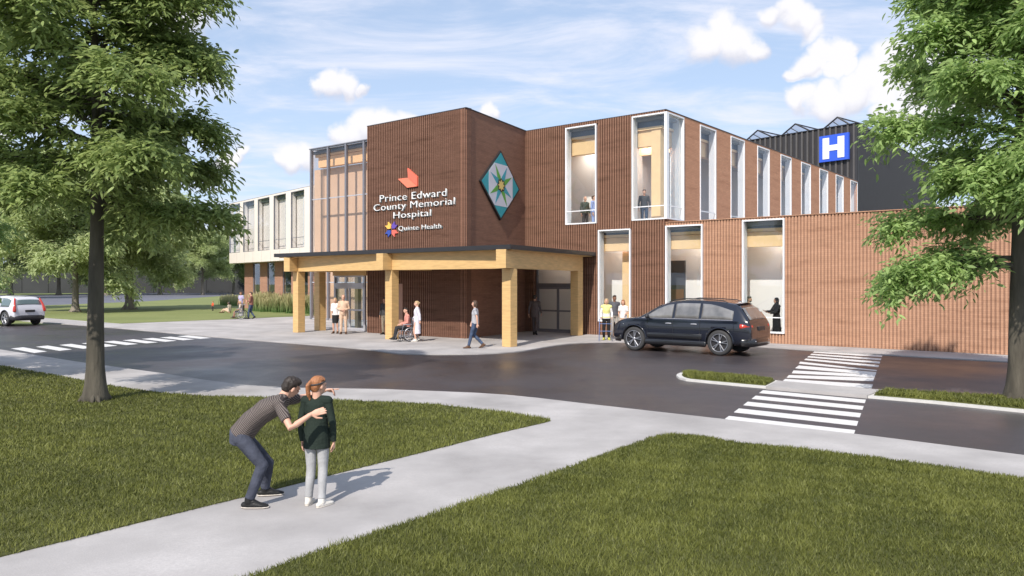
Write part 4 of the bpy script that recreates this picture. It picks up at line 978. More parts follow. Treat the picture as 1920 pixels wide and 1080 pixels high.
        # lights
        if tall_lights:
            mb = MB(); 
            mb.loft([(-Lr+.035, sy*(W/2-.10), .88*k),(-Lr+.06, sy*(W/2-.12), 1.05*k),(-Lr+.12, sy*(W/2-.155), 1.25*k),(-Lr+.27, sy*(W/2-.24), 1.58*k)], [(.10,.07),(.09,.07),(.06,.05),(.045,.04)], side=(0,1,0), seg=12)
            tl_ = mb.build('taillight', m_red, root, world=False, smooth=True)
        else:
            mb = MB(); mb.loft([(-Lr+.06, sy*(W/2-.26), .98),(-Lr+.10, sy*(W/2-.12), .985),(-Lr+.36, sy*(W/2-.022), .995)], [(.06,.05),(.07,.055),(.075,.02)], side=(0,0,1), seg=12)
            mb.build('taillight', m_red, root, world=False, smooth=True)
        MB().loft([(Lf-.10, sy*.60, .80*k),(Lf-.28, sy*(W/2-.14), .86*k),(Lf-.52, sy*(W/2-.055), .90*k)], [(.05,.06),(.065,.05),(.05,.03)], side=(0,0,1), seg=12).build('headlight', m_lens, root, world=False, smooth=True)
    # screens
    def screen(x0, x1, name):
        mb = MB(); pts = []; N_ = 8; M_ = 8
        for i in range(N_+1):
            x = x0+(x1-x0)*i/N_; zt = ztop(x); wr = sec(x)[4]-.10
            dz = (ztop(x+.02)-ztop(x-.02))/.04; nrm = Vector((-dz,0,1)).normalized()
            for j in range(M_+1):
                y = -wr+2*wr*j/M_; pts.append((x+nrm.x*.012, y, zt-.004-.03*(abs(y)/max(.1,wr))**2.5+nrm.z*.012))
        m_ = M_+1; mb.add(pts, [(i*m_+j, (i+1)*m_+j, (i+1)*m_+j+1, i*m_+j+1) for i in range(N_) for j in range(M_)])
        o = mb.build(name, gm, root, world=False, smooth=True); so = o.modifiers.new('t','SOLIDIFY'); so.thickness = .01; so.offset = 0; bake(o)
    screen(.66 if not tall_lights else .58, 1.36 if not tall_lights else 1.12, 'windscreen'); screen(-Lr+.11, -Lr+(.40 if not tall_lights else .21), 'rear_window')
    # bumpers, plate, grille, spoiler
    MB().loft([(-Lr+.30, -(W/2-.02), .46),(-Lr+.06, -(W/2-.14), .46),(-Lr-.015, -.4, .46),(-Lr-.015, .4, .46),(-Lr+.06, W/2-.14, .46),(-Lr+.30, W/2-.02, .46)], [(.13,.04),(.14,.06),(.14,.06),(.14,.06),(.14,.06),(.13,.04)], side=(0,0,1), seg=12).build('bumper', m_trim, root, world=False, smooth=True)
    MB().loft([(Lf-.40, -(W/2-.04), .44),(Lf-.10, -(W/2-.26), .44),(Lf-.0, -.3, .44),(Lf-.0, .3, .44),(Lf-.10, W/2-.26, .44),(Lf-.40, W/2-.04, .44)], [(.13,.04)]+[(.14,.06)]*4+[(.13,.04)], side=(0,0,1), seg=12).build('bumper', m_trim, root, world=False, smooth=True)
    MB().box(-Lr-.03, -Lr+.05, -.26, .26, .80*k, .93*k).build('number_plate', m_black, root, world=False, bevel=.01)
    MB().box(Lf-.12, Lf-.02, -.42, .42, .60, .80).build('grille', m_black, root, world=False, bevel=.02)
    MB().loft([(-Lr+.62, -.60, ztop(-Lr+.62)-.03),(-Lr+.60, 0, ztop(-Lr+.6)+.004),(-Lr+.62, .60, ztop(-Lr+.62)-.03)], [(.12,.014)]*3, side=(1,0,0), seg=10).build('spoiler', paint, root, world=False, smooth=True)
    if not tall_lights:
        MB().loft([(-Lr-.02,-.62,.50),(-Lr-.03,0,.485),(-Lr-.02,.62,.50)], [.022]*3, seg=8).build('bumper_trim', m_alu, root, world=False, smooth=True)
        for sy in (1,-1): MB().loft([(x_, sy*.63, ztop(x_)+q_) for x_, q_ in ((-1.75,-.02),(-1.6,.02),(-.9,.022),(-.2,.022),(.2,.01),(.36,-.03))], [.016]*6, seg=8).build('roof_rail', m_black, root, world=False, smooth=True)
    return root
m_navy = M('navy_paint', (.007,.009,.018), .16, .03, 3, coat=1.0); m_silver = M('silver_paint', (.62,.62,.66), .3, .02, 3, coat=.8)
m_cglass = M('car_glass', (.17,.165,.16), .04, .35, 2.5, spec=.9, coat=1.0)  # mottled pale grey painted in to stand for reflections and the cabin
m_trimb = M('gloss_trim', (.012,.012,.014), .25, .05, 3, coat=.6)
m_cglass2 = M('car_glass_green', (.10,.14,.13), .05, .02, 2, spec=.9, coat=1.0)
m_tyre = M('tyre_rubber', (.040,.040,.042), .8, .1, 10); m_rim = M('dark_alloy', (.42,.42,.45), .3, .05, 4, metal=.8)
m_rim2 = M('silver_alloy', (.5,.5,.52), .3, .05, 4, metal=.7)
m_red = M('tail_lamp_red', (.50,.035,.015), .15, .03, 3, coat=1); m_lens = M('lamp_lens', (.35,.35,.33), .1, .1, 8, coat=1)
make_car('parked_car', (6.22, 27.46), math.radians(142.1), 'dark navy estate car parked facing left in front of the brick wall', m_navy, 2.55, 2.68, 1.85, 3.2, 1.98)
make_car('parked_car', (-29.15, 44.75), math.radians(150.6), 'silver white car seen from behind on the road at the left edge', m_silver, 2.2, 2.2, 1.70, 2.62, 1.84, tall_lights=True, glassm=m_cglass2, rimc=m_rim2)

# ------------------------------------------------------------------ people
def cloth(name, col, rough=.85, stripes=None, var=.16, sc=9, bump=.35):
    m = M(name, col, rough, var, sc, bump, spec=.2, bscale=26)
    if stripes:
        nt = m.node_tree; N = nt.nodes; L = nt.links; b = N['Principled BSDF']
        tc = N.new('ShaderNodeTexCoord'); dt = N.new('ShaderNodeVectorMath'); dt.operation = 'DOT_PRODUCT'; L.new(tc.outputs['Object'], dt.inputs[0]); dt.inputs[1].default_value = stripes[0]
        wv = N.new('ShaderNodeTexNoise'); wv.inputs['Scale'].default_value = 6; L.new(tc.outputs['Object'], wv.inputs['Vector'])
        ad = N.new('ShaderNodeMath'); ad.operation = 'MULTIPLY_ADD'; L.new(wv.outputs['Fac'], ad.inputs[0]); ad.inputs[1].default_value = .03; L.new(dt.outputs['Value'], ad.inputs[2])
        md = N.new('ShaderNodeMath'); md.operation = 'PINGPONG'; L.new(ad.outputs[0], md.inputs[0]); md.inputs[1].default_value = stripes[1]
        gt = N.new('ShaderNodeMath'); gt.operation = 'GREATER_THAN'; L.new(md.outputs[0], gt.inputs[0]); gt.inputs[1].default_value = stripes[1]*stripes[3]
        x = N.new('ShaderNodeMix'); x.data_type = 'RGBA'; L.new(gt.outputs[0], x.inputs[0]); old = b.inputs['Base Color'].links[0].from_socket; L.new(old, x.inputs[6]); x.inputs[7].default_value = stripes[2]+(1,)
        L.new(x.outputs[2], b.inputs['Base Color'])
    return m
def skinm(name, c): 
    m = M(name, c, .55, .06, 14, .05, spec=.35); return m
sk_light = skinm('skin_light', (.62,.36,.26)); sk_tan = skinm('skin_tan', (.46,.25,.165)); sk_brown = skinm('skin_brown', (.22,.115,.075))
H_dark = M('hair_dark', (.028,.020,.016), .6, .4, 30, .6, stretch=(1,1,.3)); H_brown = M('hair_brown', (.075,.042,.026), .6, .4, 30, .6, stretch=(1,1,.3))
H_ginger = M('hair_ginger', (.33,.135,.055), .55, .30, 26, .7, stretch=(1,1,.25)); H_blond = M('hair_blond', (.48,.34,.19), .6, .25, 30, .5); H_grey = M('hair_grey', (.42,.40,.38), .6, .25, 30, .5)
m_eye = M('eye', (.03,.02,.018), .2, .05, 5)
m_sole = M('sole_rubber', (.55,.50,.44), .7, .08, 12)
def V3(*a): return Vector(a)
def std(h=1.75, female=False, **ov):
    s = h/1.75; sh = .165 if female else .19; hp = .09
    J = dict(pelvis=V3(0,0,.93), waist=V3(0,0,1.08), chest=V3(0,0,1.27), neck=V3(0,-.005,1.46), head=V3(0,.02,1.625), hf=V3(0,1,0), hu=V3(0,0,1), R=V3(1,0,0), HR=V3(1,0,0))
    for k, sx_ in (('L',-1),('R',1)):
        J['sh'+k] = V3(sx_*sh*.97,-.01,1.40); J['el'+k] = V3(sx_*(sh+.055),-.03,1.13); J['wr'+k] = V3(sx_*(sh+.065),.05,.885); J['hd'+k] = V3(0,.12,-1); J['hn'+k] = V3(-sx_,0,0)
        J['hip'+k] = V3(sx_*hp,0,.90); J['kn'+k] = V3(sx_*(hp+.01),.02,.49); J['an'+k] = V3(sx_*(hp+.015),-.02,.085); J['ft'+k] = V3(.12*sx_,1,0)
    for k, v in ov.items(): J[k] = Vector(v)
    for k in J:
        if k not in ('hf','hu','R','HR','hdL','hdR','hnL','hnR','ftL','ftR'): J[k] = J[k]*s
    J['s'] = s; J['f'] = female; J['curl'] = {'L':.5,'R':.5}; J['fing'] = {}
    return J
def hand(mb, w, d, pn, s, curl=.5, per=None, side=1):
    d = Vector(d).normalized(); pn = Vector(pn); pn = (pn - d*pn.dot(d)).normalized(); ac = d.cross(pn)*side      # towards the thumb
    mb.loft([w-d*.03*s, w+d*.02*s, w+d*.055*s, w+d*.09*s], [(.021*s,.017*s),(.028*s,.017*s),(.040*s,.016*s),(.040*s,.013*s)], side=ac, seg=10)
    for i, (off, l) in enumerate(((.030,.072),(.010,.080),(-.010,.074),(-.029,.058))):
        c = per[i] if per else curl*(.85+.12*i)
        p = w + d*.090*s + ac*off*s; dd = (d+ac*off*2.2).normalized(); pts = [p-dd*.01*s]
        for q in range(3):
            dd = (dd*math.cos(c*.75)+pn*math.sin(c*.75)).normalized(); p = p + dd*l*s*(.46,.30,.26)[q]; pts.append(p)
        mb.loft(pts, [.0098*s,.0092*s,.0085*s,.0074*s], seg=8)
    p = w + d*.022*s + ac*.022*s; d1 = (d*.62+ac*.75+pn*.25).normalized(); p1 = p+d1*.042*s; d2 = (d*.9+ac*.30+pn*.3).normalized()
    mb.loft([p, p1, p1+d2*.034*s, p1+d2*.058*s], [.014*s,.0125*s,.0108*s,.0090*s], seg=8)
def head_mesh(mb, J, s, hs=1.0):
    u = Vector(J['hu']).normalized(); f = Vector(J['hf']); f = (f-u*f.dot(u)).normalized(); r = f.cross(u); c = J['head']; k = s*hs
    rot = Matrix((r, f, u)).transposed()
    P = lambda x, y, z: c + (r*x + f*y + u*z)*k
    mb.ell(P(0,-.010,.022), (.077*k,.096*k,.098*k), rot)
    mb.ell(P(0,.022,-.035), (.062*k,.070*k,.080*k), rot)
    mb.ell(P(0,.045,-.080), (.036*k,.038*k,.028*k), rot)                # chin
    mb.ell(P(0,.086,.022), (.052*k,.018*k,.016*k), rot)                # brow
    mb.loft([P(0,.088,.012), P(0,.105,-.020), P(0,.100,-.032)], [.009*k,.015*k,.014*k], seg=8)   # nose
    mb.ell(P(0,.080,-.056), (.024*k,.014*k,.010*k), rot)               # mouth
    for sx_ in (-1,1):
        mb.ell(P(sx_*.079,-.005,-.008), (.012*k,.020*k,.032*k), rot)
        mb.ell(P(sx_*.040,.066,-.030), (.022*k,.020*k,.022*k), rot)
    mb.loft([P(0,-.02,-.05), J['neck']-u*.03*k], [(.054*k,.058*k),(.060*k,.062*k)], side=r, seg=12)
    return P, rot, k
def person(loc, rz, J, label, skin=None, hair=None, style='short', top=None, sleeve='long', legs=None, leg='long', shoes=None, socks=None, vest=None, vox=.012, hem=-.03, coat=None, coat_z=.5, hs=1.0, coat_w=.20, group=None, eyes=True, scarf=None, top_name='shirt', beard=None, z=0, fat=1.0):
    skin = skin or sk_light; s = J['s']; fm = J['f']
    root = empty('person', (loc[0], loc[1], z), rz, label, 'person', group)
    R = Vector(J['R']).normalized(); HR = Vector(J['HR']).normalized()
    mb = MB(); wd = (.90 if fm else 1.0)*fat
    def torso(mb, g, z0=None, neckr=True, top_t=1.0):
        pe, wa, ch, ne = J['pelvis'], J['waist'], J['chest'], J['neck']; shm = (J['shL']+J['shR'])/2
        pts = [pe-(wa-pe).normalized()*.04*s, pe, wa, ch, shm-(shm-ch)*.25, shm+(ne-shm)*.25, ne-(ne-shm)*.15]
        rr = [(.120,.090),(.146,.106),(.128*wd,.098*fat),(.152*wd,.118),(.160*wd,.102),(.105,.078),(.060,.060)]
        mb.loft(pts, [((a+g)*s,(b+g)*s) for a, b in rr], side=R, seg=18, cap='flat')
        for k in 'LR':
            mb.loft([shm+(J['sh'+k]-shm)*.3, J['sh'+k]], [(.062+g)*s,(.056+g)*s], seg=10)
            mb.loft([ne-(ne-shm)*.35, shm.lerp(J['sh'+k],.5)+(ne-shm)*.42, J['sh'+k]+(ne-shm).normalized()*.004*s], [(.050+g)*s,(.046+g)*s,(.050+g)*s], seg=10)
    torso(mb, -.004)
    for k in 'LR':
        sh_, el, wr = J['sh'+k], J['el'+k], J['wr'+k]; am = .88 if fm else 1
        mb.loft([sh_, sh_.lerp(el,.45), el, el.lerp(wr,.3), wr], [.049*s*am,.044*s*am,.036*s*am,.037*s*am,.024*s*am], seg=10)
        hand(mb, wr, J['hd'+k], J['hn'+k], s*(.92 if fm else 1), J['curl'][k], J['fing'].get(k), side=J.get('ts'+k, (1 if k == 'L' else -1)))
        hp, kn, an = J['hip'+k], J['kn'+k], J['an'+k]; ft = Vector(J['ft'+k]).normalized()
        mb.loft([hp, hp.lerp(kn,.4), kn, kn.lerp(an,.3), kn.lerp(an,.75), an], [.082*s*fat,.074*s*fat,.053*s,.054*s,.038*s,.036*s], seg=12)
        up0 = ft.cross(V3(0,0,1)).cross(ft).normalized(); mb.loft([an-ft*.02*s-up0*.035*s, an+ft*.08*s-up0*.055*s, an+ft*.15*s-up0*.062*s], [.030*s,.024*s,.017*s], seg=10)
    P, rot, k_ = head_mesh(mb, J, s, hs)
    body = mb.build('body', skin, root, world=False, remesh=vox, sm_it=2)
    # clothes
    def pelv(mb, g):
        pe, wa = J['pelvis'], J['waist']
        mb.loft([(J['hipL']+J['hipR'])/2-(wa-pe).normalized()*.06*s, pe, pe.lerp(wa,.9)], [((.140+g)*s,(.105+g)*s),((.163+g)*s,(.126+g)*s),((.138*wd+g)*s,(.110*fat+g)*s)], side=HR, seg=18, cap='flat')
    if legs and leg in ('long','shorts'):
        mb = MB(); pelv(mb, .010)
        for k in 'LR':
            hp, kn, an = J['hip'+k], J['kn'+k], J['an'+k]; g = .014*s
            mb.ell(hp, (.093*s*fat,.093*s*fat,.093*s*fat))
            if leg == 'long': mb.ell(kn, (.066*s,)*3); mb.loft([hp, hp.lerp(kn,.4), kn.lerp(hp,.06), kn.lerp(an,.06), kn.lerp(an,.35), kn.lerp(an,.8), an+(kn-an)*.04], [.090*s*fat,.083*s*fat,.066*s,.064*s,.063*s,.055*s,.056*s], seg=14, cap='flat')
            else: mb.loft([hp, hp.lerp(kn,.45), kn.lerp(hp,.08)], [.092*s,.086*s,.078*s], seg=14, cap='flat'); 
        mb.build('trousers', legs, root, world=False, remesh=vox, sm_it=(9 if vox < .01 else 3))
    if legs and leg == 'skirt':
        kn = (J['knL']+J['knR'])/2; pe, wa = J['pelvis'], J['waist']
        MB().loft([pe.lerp(wa,.7), pe, pe.lerp(kn,.5), kn.lerp(pe,.04)], [(.128*s,.105*s),(.172*s,.13*s),(.168*s,.13*s),(.150*s,.12*s)], side=HR, seg=20, cap='flat').build('skirt', legs, root, world=False, remesh=vox, sm_it=3)
    def sleeves(mb, kind, g):
        for k in 'LR':
            sh_, el, wr = J['sh'+k], J['el'+k], J['wr'+k]
            if kind == 'long': mb.loft([sh_, sh_.lerp(el,.5), el, el.lerp(wr,.5), wr.lerp(el,.04)], [(.060+g)*s,(.054+g)*s,(.050+g)*s,(.045+g)*s,(.036+g)*s], seg=12, cap='flat')
            elif kind == 'short': mb.loft([sh_, sh_.lerp(el,.4), sh_.lerp(el,.68)], [(.060+g)*s,(.062+g)*s,(.058+g)*s], seg=12, cap='flat')
            elif kind == 'cap': mb.loft([sh_, sh_.lerp(el,.25)], [(.058+g)*s,(.060+g)*s], seg=12, cap='flat')
            mb.ell(sh_, ((.060+g)*s,)*3)
    if top:
        mb = MB(); torso(mb, .014)
        pe, wa = J['pelvis'], J['waist']; ax = (wa-pe).normalized()
        mb.loft([pe+ax*hem*s*1.0, pe+ax*.03*s, wa, wa.lerp(J['chest'],.5)], [(.184*s,.142*s),(.180*s,.138*s),((.138*wd+.030)*s,.130*s*fat),((.148*wd+.014)*s,.124*s)], side=R.lerp(HR,.6), seg=20, cap='flat')
        if sleeve: sleeves(mb, sleeve, .0)
        mb.build(top_name, top, root, world=False, remesh=vox, sm_it=3)
    if vest:
        mb = MB(); torso(mb, .028); pe, wa = J['pelvis'], J['waist']; ax = (wa-pe).normalized()
        mb.loft([pe+ax*.01*s, wa], [(.188*s,.143*s),((.150*wd+.012)*s,.122*s)], side=R, seg=20, cap='flat'); 
        for k in 'LR': mb.ell(J['sh'+k], (.068*s,)*3)
        o = mb.build('vest', vest, root, world=False, remesh=vox, sm_it=2)
    if coat:
        mb = MB(); torso(mb, .026); sleeves(mb, 'long', .012); pe, wa = J['pelvis'], J['waist']
        lo = V3((J['anL'].x+J['anR'].x)/2, (J['anL'].y+J['anR'].y)/2, coat_z)
        mb.loft([lo, lo.lerp(pe,.5), pe, wa], [(coat_w*s,(coat_w*.85)*s),((coat_w+.176)/2*s,.15*s),(.182*s,.145*s),(.148*s,.125*s)], side=R.lerp(HR,.6), seg=22, cap='flat')
        mb.build('coat', coat, root, world=False, remesh=vox, sm_it=3)
    for k in 'LR':
        an = J['an'+k]; ft = Vector(J['ft'+k]).normalized(); dn = V3(0,0,-1)
        if shoes:
            sd_ = ft.cross(V3(0,0,1)).normalized(); up_ = sd_.cross(ft).normalized(); mb = MB()
            b_ = an-up_*.052*s
            mb.loft([b_-ft*.055*s, b_-ft*.01*s, b_+ft*.08*s-up_*.004*s, b_+ft*.155*s-up_*.012*s, b_+ft*.195*s-up_*.016*s], [(.036*s,.034*s),(.044*s,.048*s),(.050*s,.042*s),(.047*s,.028*s),(.032*s,.020*s)], side=sd_, seg=14)
            mb.loft([b_-ft*.005*s+up_*.0*s, b_+ft*.05*s+up_*.038*s, b_+ft*.11*s+up_*.012*s], [(.042*s,.040*s),(.040*s,.030*s),(.036*s,.016*s)], side=sd_, seg=12)
            mb.loft([an-up_*.03*s, an+up_*.030*s], [.050*s,.047*s], seg=12, cap='flat')
            so = mb.build('shoe', shoes, root, world=False, remesh=min(vox,.010), sm_it=2)
            if vox < .01: MB().loft([b_-ft*.078*s-up_*.026*s, b_-ft*.04*s-up_*.026*s, b_+ft*.09*s-up_*.026*s, b_+ft*.17*s-up_*.027*s, b_+ft*.212*s-up_*.026*s], [(.022*s,.009*s),(.044*s,.012*s),(.053*s,.012*s),(.048*s,.012*s),(.026*s,.009*s)], side=sd_, seg=18).build('sole', m_sole, so, world=False, smooth=True)
        if socks: MB().loft([an-V3(0,0,.03*s), an.lerp(J['kn'+k],.16)], [.043*s,.046*s], seg=12, cap='flat').build('sock', socks, root, world=False, smooth=True)
    # hair
    if hair:
        mb = MB()
        if style in ('short','pony','bun','long','bob','crop','headband'):
            mb.ell(P(0,-.024,.036), (.082*k_,.092*k_,.090*k_), rot)
            mb.ell(P(0,-.052,-.005), (.074*k_,.062*k_,.075*k_), rot)
            mb.ell(P(0,.006,.074), (.076*k_,.078*k_,.048*k_), rot)
            if style in ('bob','long'):
                for q_ in (-1,1): mb.ell(P(q_*.070,-.012,-.025), (.026*k_,.050*k_,.085*k_), rot)
            if style == 'short': mb.ell(P(0,.018,.088), (.070*k_,.070*k_,.040*k_), rot)
        if style == 'fringe_none': pass
        if style in ('long','bob'):
            L_ = .30 if style == 'long' else .12
            mb.loft([P(0,-.05,.02), P(0,-.07,-.08), P(0,-.065,-.05-L_)], [(.085*k_,.055*k_),(.088*k_,.045*k_),(.06*k_,.028*k_)], side=rot.col[0], seg=14)
        if style == 'bun': mb.ell(P(0,-.125,.03), (.038*k_,.036*k_,.036*k_), rot)
        if style == 'pony':
            mb.loft([P(-.005,-.115,.055), P(-.012,-.150,.01), P(-.018,-.135,-.09), P(-.02,-.105,-.165)], [.022*k_,.030*k_,.026*k_,.010*k_], seg=10)
        if style == 'fringe': # balding: band round the back
            mb.ell(P(0,-.040,-.01), (.082*k_,.070*k_,.050*k_), rot)
        ho = mb.build('hair', hair, root, world=False, remesh=min(vox,.009), sm_it=2)
        for v in ho.data.vertices:
            q = v.co; nz = noise.noise(Vector((q.x*38, q.y*38, q.z*22)))*.6+noise.noise(q*85)*.4
            v.co = q + v.normal*nz*.010*k_
    if scarf:
        mb = MB(); mb.ell(P(0,-.022,.025), (.096*k_,.105*k_,.112*k_), rot); mb.loft([P(0,-.03,-.04), P(0,-.02,-.16), J['chest']+(J['neck']-J['chest'])*.4], [(.085*k_,.08*k_),(.10*k_,.09*k_),(.16*s,.12*s)], side=R, seg=16)
        mb.build('headscarf', scarf, root, world=False, remesh=vox, sm_it=2)
    if beard:
        mb = MB(); mb.ell(P(0,.040,-.075), (.060*k_,.056*k_,.040*k_), rot); mb.build('beard', beard, root, world=False, remesh=.009, sm_it=2)
    if eyes:
        for sx_ in (-1,1): MB().ell(P(sx_*.030,.077,-.002), (.010*k_,.007*k_,.005*k_), rot, seg=8, rings=5).build('eye', m_eye, root, world=False, smooth=True)
    return root, P
c_white = cloth('white_cotton', (.72,.70,.70)); c_black = cloth('black_cloth', (.020,.020,.022)); c_beige = cloth('beige_linen', (.62,.44,.32)); c_jean = cloth('blue_denim', (.060,.085,.145), var=.35, sc=6); c_dkgrey = cloth('charcoal_cloth', (.055,.052,.055))
c_pink = cloth('pink_shirt', (.62,.27,.22)); c_lgrey = cloth('grey_tee', (.40,.40,.43)); c_slate = cloth('slate_tee', (.10,.10,.115)); c_yellow = cloth('yellow_vest', (.70,.66,.26)); c_gown = cloth('white_gown', (.66,.64,.72))
c_suit = cloth('brown_suit', (.105,.082,.078)); c_blue = cloth('light_blue_cloth', (.30,.38,.66)); c_lav = cloth('lavender_cloth', (.42,.38,.56)); c_rust = cloth('rust_knit', (.24,.11,.085)); c_red = cloth('red_cloth', (.62,.11,.05)); c_olive = cloth('olive_jacket', (.075,.080,.060))
s_brown = cloth('brown_leather', (.10,.055,.035), .5); s_black = cloth('black_leather', (.02,.02,.02), .45); s_white = cloth('white_canvas', (.66,.62,.56), .7); s_yel = cloth('yellow_shoe', (.65,.62,.12), .7)

# --- the man bending down beside the girl (local axes = world axes, origin on the path)
mo = Vector((-2.74, 8.42, 0))
m_striped = cloth('striped_tee', (.058,.047,.045), stripes=((-.70,.0,-.71), .0085, (.21,.18,.165), .66))
def wp(px, py, Y): return V3((px-CX)/F*Y - mo.x, Y-mo.y, HC+(HY-py)/F*Y)
JM = std(1.75); hh = dict(
    pelvis=wp(452,815,8.40), waist=wp(473,789,8.41), chest=wp(500,768,8.40), neck=wp(533,742,8.40), head=wp(546,726,8.44),
    shR=wp(522,757,8.21), shL=wp(532,752,8.57), elR=wp(545,803,8.05), wrR=wp(583,777,8.13),
    elL=wp(573,744,8.74), wrL=wp(609,732,8.78), hipR=wp(453,822,8.30), hipL=wp(459,822,8.52),
    knR=wp(492,872,8.25), knL=wp(503,868,8.58), anR=wp(467,943,8.22), anL=wp(497,917,8.70))
for k, v in hh.items(): JM[k] = v
JM['R'] = (JM['shR']-JM['shL']).normalized(); JM['HR'] = (JM['hipR']-JM['hipL']).normalized()
JM['hu'] = V3(.48,.06,.87); JM['hf'] = V3(.72,.66,-.26)
JM['hdR'] = V3(.97,.10,.30); JM['hnR'] = V3(.12,.95,-.25); JM['fing']['R'] = [.10,.06,.08,.12]
JM['hdL'] = V3(.98,.10,.12); JM['hnL'] = V3(0,-.25,-1); JM['fing']['L'] = [.02,1.5,1.6,1.6]
JM['ftR'] = V3(.98,.06,0); JM['ftL'] = V3(.95,.25,0); JM['anR'].z = .088; JM['anL'].z = .088
JM['s'] = .96
c_jean2 = cloth('faded_denim', (.058,.064,.088), var=.40, sc=5, bump=.6)
person(mo, 0, JM, 'person in striped tee bending beside the child on the path and pointing', sk_light, H_dark, 'short', top=m_striped, sleeve='short', legs=c_jean2, shoes=s_black, vox=.0058, hem=.0, eyes=True)
# --- the girl
go = Vector((-2.12, 8.40, 0)); gh = 1.40
JG = std(gh, True, shL=(-.155,-.01,1.40), shR=(.155,-.01,1.40), neck=(0,-.01,1.43), head=(.02,.005,1.60),
         elL=(-.225,-.02,1.10), wrL=(-.215,.03,.835), elR=(.225,-.02,1.10), wrR=(.225,.03,.835), anL=(-.095,-.06,.085), anR=(.115,-.14,.085), knL=(-.08,.0,.49), knR=(.09,-.02,.49))
JG['hf'] = V3(.55,.83,-.05); JG['hu'] = V3(.04,0,1); JG['ftL'] = V3(-.05,1,0); JG['ftR'] = V3(.45,.9,0); JG['curl'] = {'L':.7,'R':.7}
c_green = cloth('dark_green_knit', (.020,.030,.024), sc=6, bump=.6); c_leg = cloth('grey_leggings', (.36,.36,.365), sc=7)
groot, gP = person(go, math.radians(-6), JG, 'child with ginger ponytail, dark green jumper and grey leggings on the path', sk_light, H_ginger, 'pony', top=c_green, sleeve='long', legs=c_leg, shoes=s_white, socks=c_black, vox=.0058, hem=-.17, hs=1.10, top_name='jumper')
kk = JG['s']*1.10; mb = MB(); ring = [gP(.0835*math.cos(a), -.022+.0945*math.sin(a), .040+.022*math.sin(a)) for a in [2*math.pi*i/24 for i in range(25)]]
mb.loft(ring, [.009]*25, seg=8, cap='flat').build('headband', c_dkgrey, groot, world=False, smooth=True)

# --- by the doors and in front of the building
p = G(629,625.2); person(p, math.pi-.15, std(1.69, True, wrR=(.10,.16,1.10), elR=(.22,-.04,1.14)), 'person in white blouse and black skirt standing at the entrance doors', sk_light, H_blond, 'bob', top=c_white, legs=c_black, leg='skirt', shoes=s_brown)
J = std(1.84, False, wrR=(.06,.20,1.08), elR=(.25,.0,1.13), wrL=(-.06,.18,1.06)); J['hdR'] = V3(-1,.2,0); J['hnR'] = V3(0,-1,0)
p = G(644,626.3); person(p, math.pi+.1, J, 'balding person in beige shirt and trousers standing at the entrance doors', sk_light, H_grey, 'fringe', top=c_beige, legs=c_beige, shoes=s_brown, fat=1.1)
p = G(721.5,627); person(p, math.pi-.5, std(1.72), 'person in dark jacket half hidden behind the middle canopy post', sk_tan, H_dark, 'short', top=c_dkgrey, legs=cloth('khaki_cloth', (.25,.21,.16)), shoes=s_black)
def walkJ(h, st=.30, fem=False, **ov):
    a = dict(knL=(-.09,.13+.0,.49), anL=(-.09,st*.85,.09), knR=(.09,.05,.47), anR=(.09,-st,.15), hipL=(-.09,.02,.9), hipR=(.09,-.02,.9), elL=(-.23,-.10,1.15), wrL=(-.24,-.12,.90), elR=(.24,.03,1.14), wrR=(.24,.18,.93)); a.update(ov)
    J = std(h, fem, **a); J['ftR'] = V3(0,.9,-.45); return J
J = walkJ(1.75, .27); p = G(891,653); person(p, math.radians(84), J, 'person in grey tee and blue jeans walking left beside the corner canopy post', sk_light, H_brown, 'bob', top=c_lgrey, sleeve='short', legs=c_jean, shoes=s_brown)
J = walkJ(1.86, .14); p = G(1003,628); person(p, math.radians(-20), J, 'person in dark brown suit seen from behind walking to the right entrance doors', sk_tan, H_dark, 'short', top=c_suit, legs=c_suit, shoes=s_black, hem=-.16, top_name='jacket')
J = std(1.74, True, wrL=(-.22,.22,.95), wrR=(.22,.22,.95), elL=(-.23,-.02,1.12), elR=(.23,-.02,1.12)); J['hdL'] = V3(0,.9,-.4); J['hdR'] = V3(0,.9,-.4)
p = G(1137,637.3); person(p, math.pi-.1, J, 'person in yellow vest and black trousers left of the dark car', sk_light, H_blond, 'bob', top=c_white, legs=c_black, shoes=s_yel, vest=c_yellow)
p = G(1152,631.8); person(p, math.pi+.2, std(1.85), 'person in dark grey tee standing behind the yellow vest', sk_brown, H_dark, 'short', top=c_slate, sleeve='short', legs=cloth('stone_cloth', (.38,.35,.32)), shoes=s_black)
p = G(1168.5,633); person(p, math.pi-.35, std(1.66, True, wrL=(-.12,.2,1.08), wrR=(.16,.2,1.05)), 'person in white blouse standing just beyond the bonnet of the dark car', sk_light, H_ginger, 'bob', top=c_white, sleeve='short', legs=c_beige, shoes=s_white)
# inside the windows
def at_px(pl, px, d): return Vector(pl.pt(pl.s_px(px, d), d, 0)[:2])
J = std(1.78, wrR=(.10,.25,1.1)); p = at_px(FR, 1404, -.95); person(p, math.radians(-115), J, 'bearded person in black jacket inside the rightmost ground floor window, facing right', sk_tan, H_dark, 'short', top=c_black, legs=c_dkgrey, shoes=s_black, beard=H_dark, z=.05)
J = std(1.74, True, elR=(.20,.14,1.18), wrR=(.14,.40,1.18), elL=(-.2,.12,1.18), wrL=(-.12,.36,1.12)); J['hdR'] = V3(0,1,.35); J['hdL'] = V3(0,1,.2); J['hnR'] = V3(0,-.3,1); J['hnL'] = V3(0,-.2,1)
p = at_px(FR, 1456, -.95); person(p, math.radians(100), J, 'person in long black robe and headscarf gesturing inside the rightmost ground floor window', sk_tan, None, '', coat=c_black, coat_z=.12, shoes=s_black, scarf=c_black, z=.05, coat_w=.24)
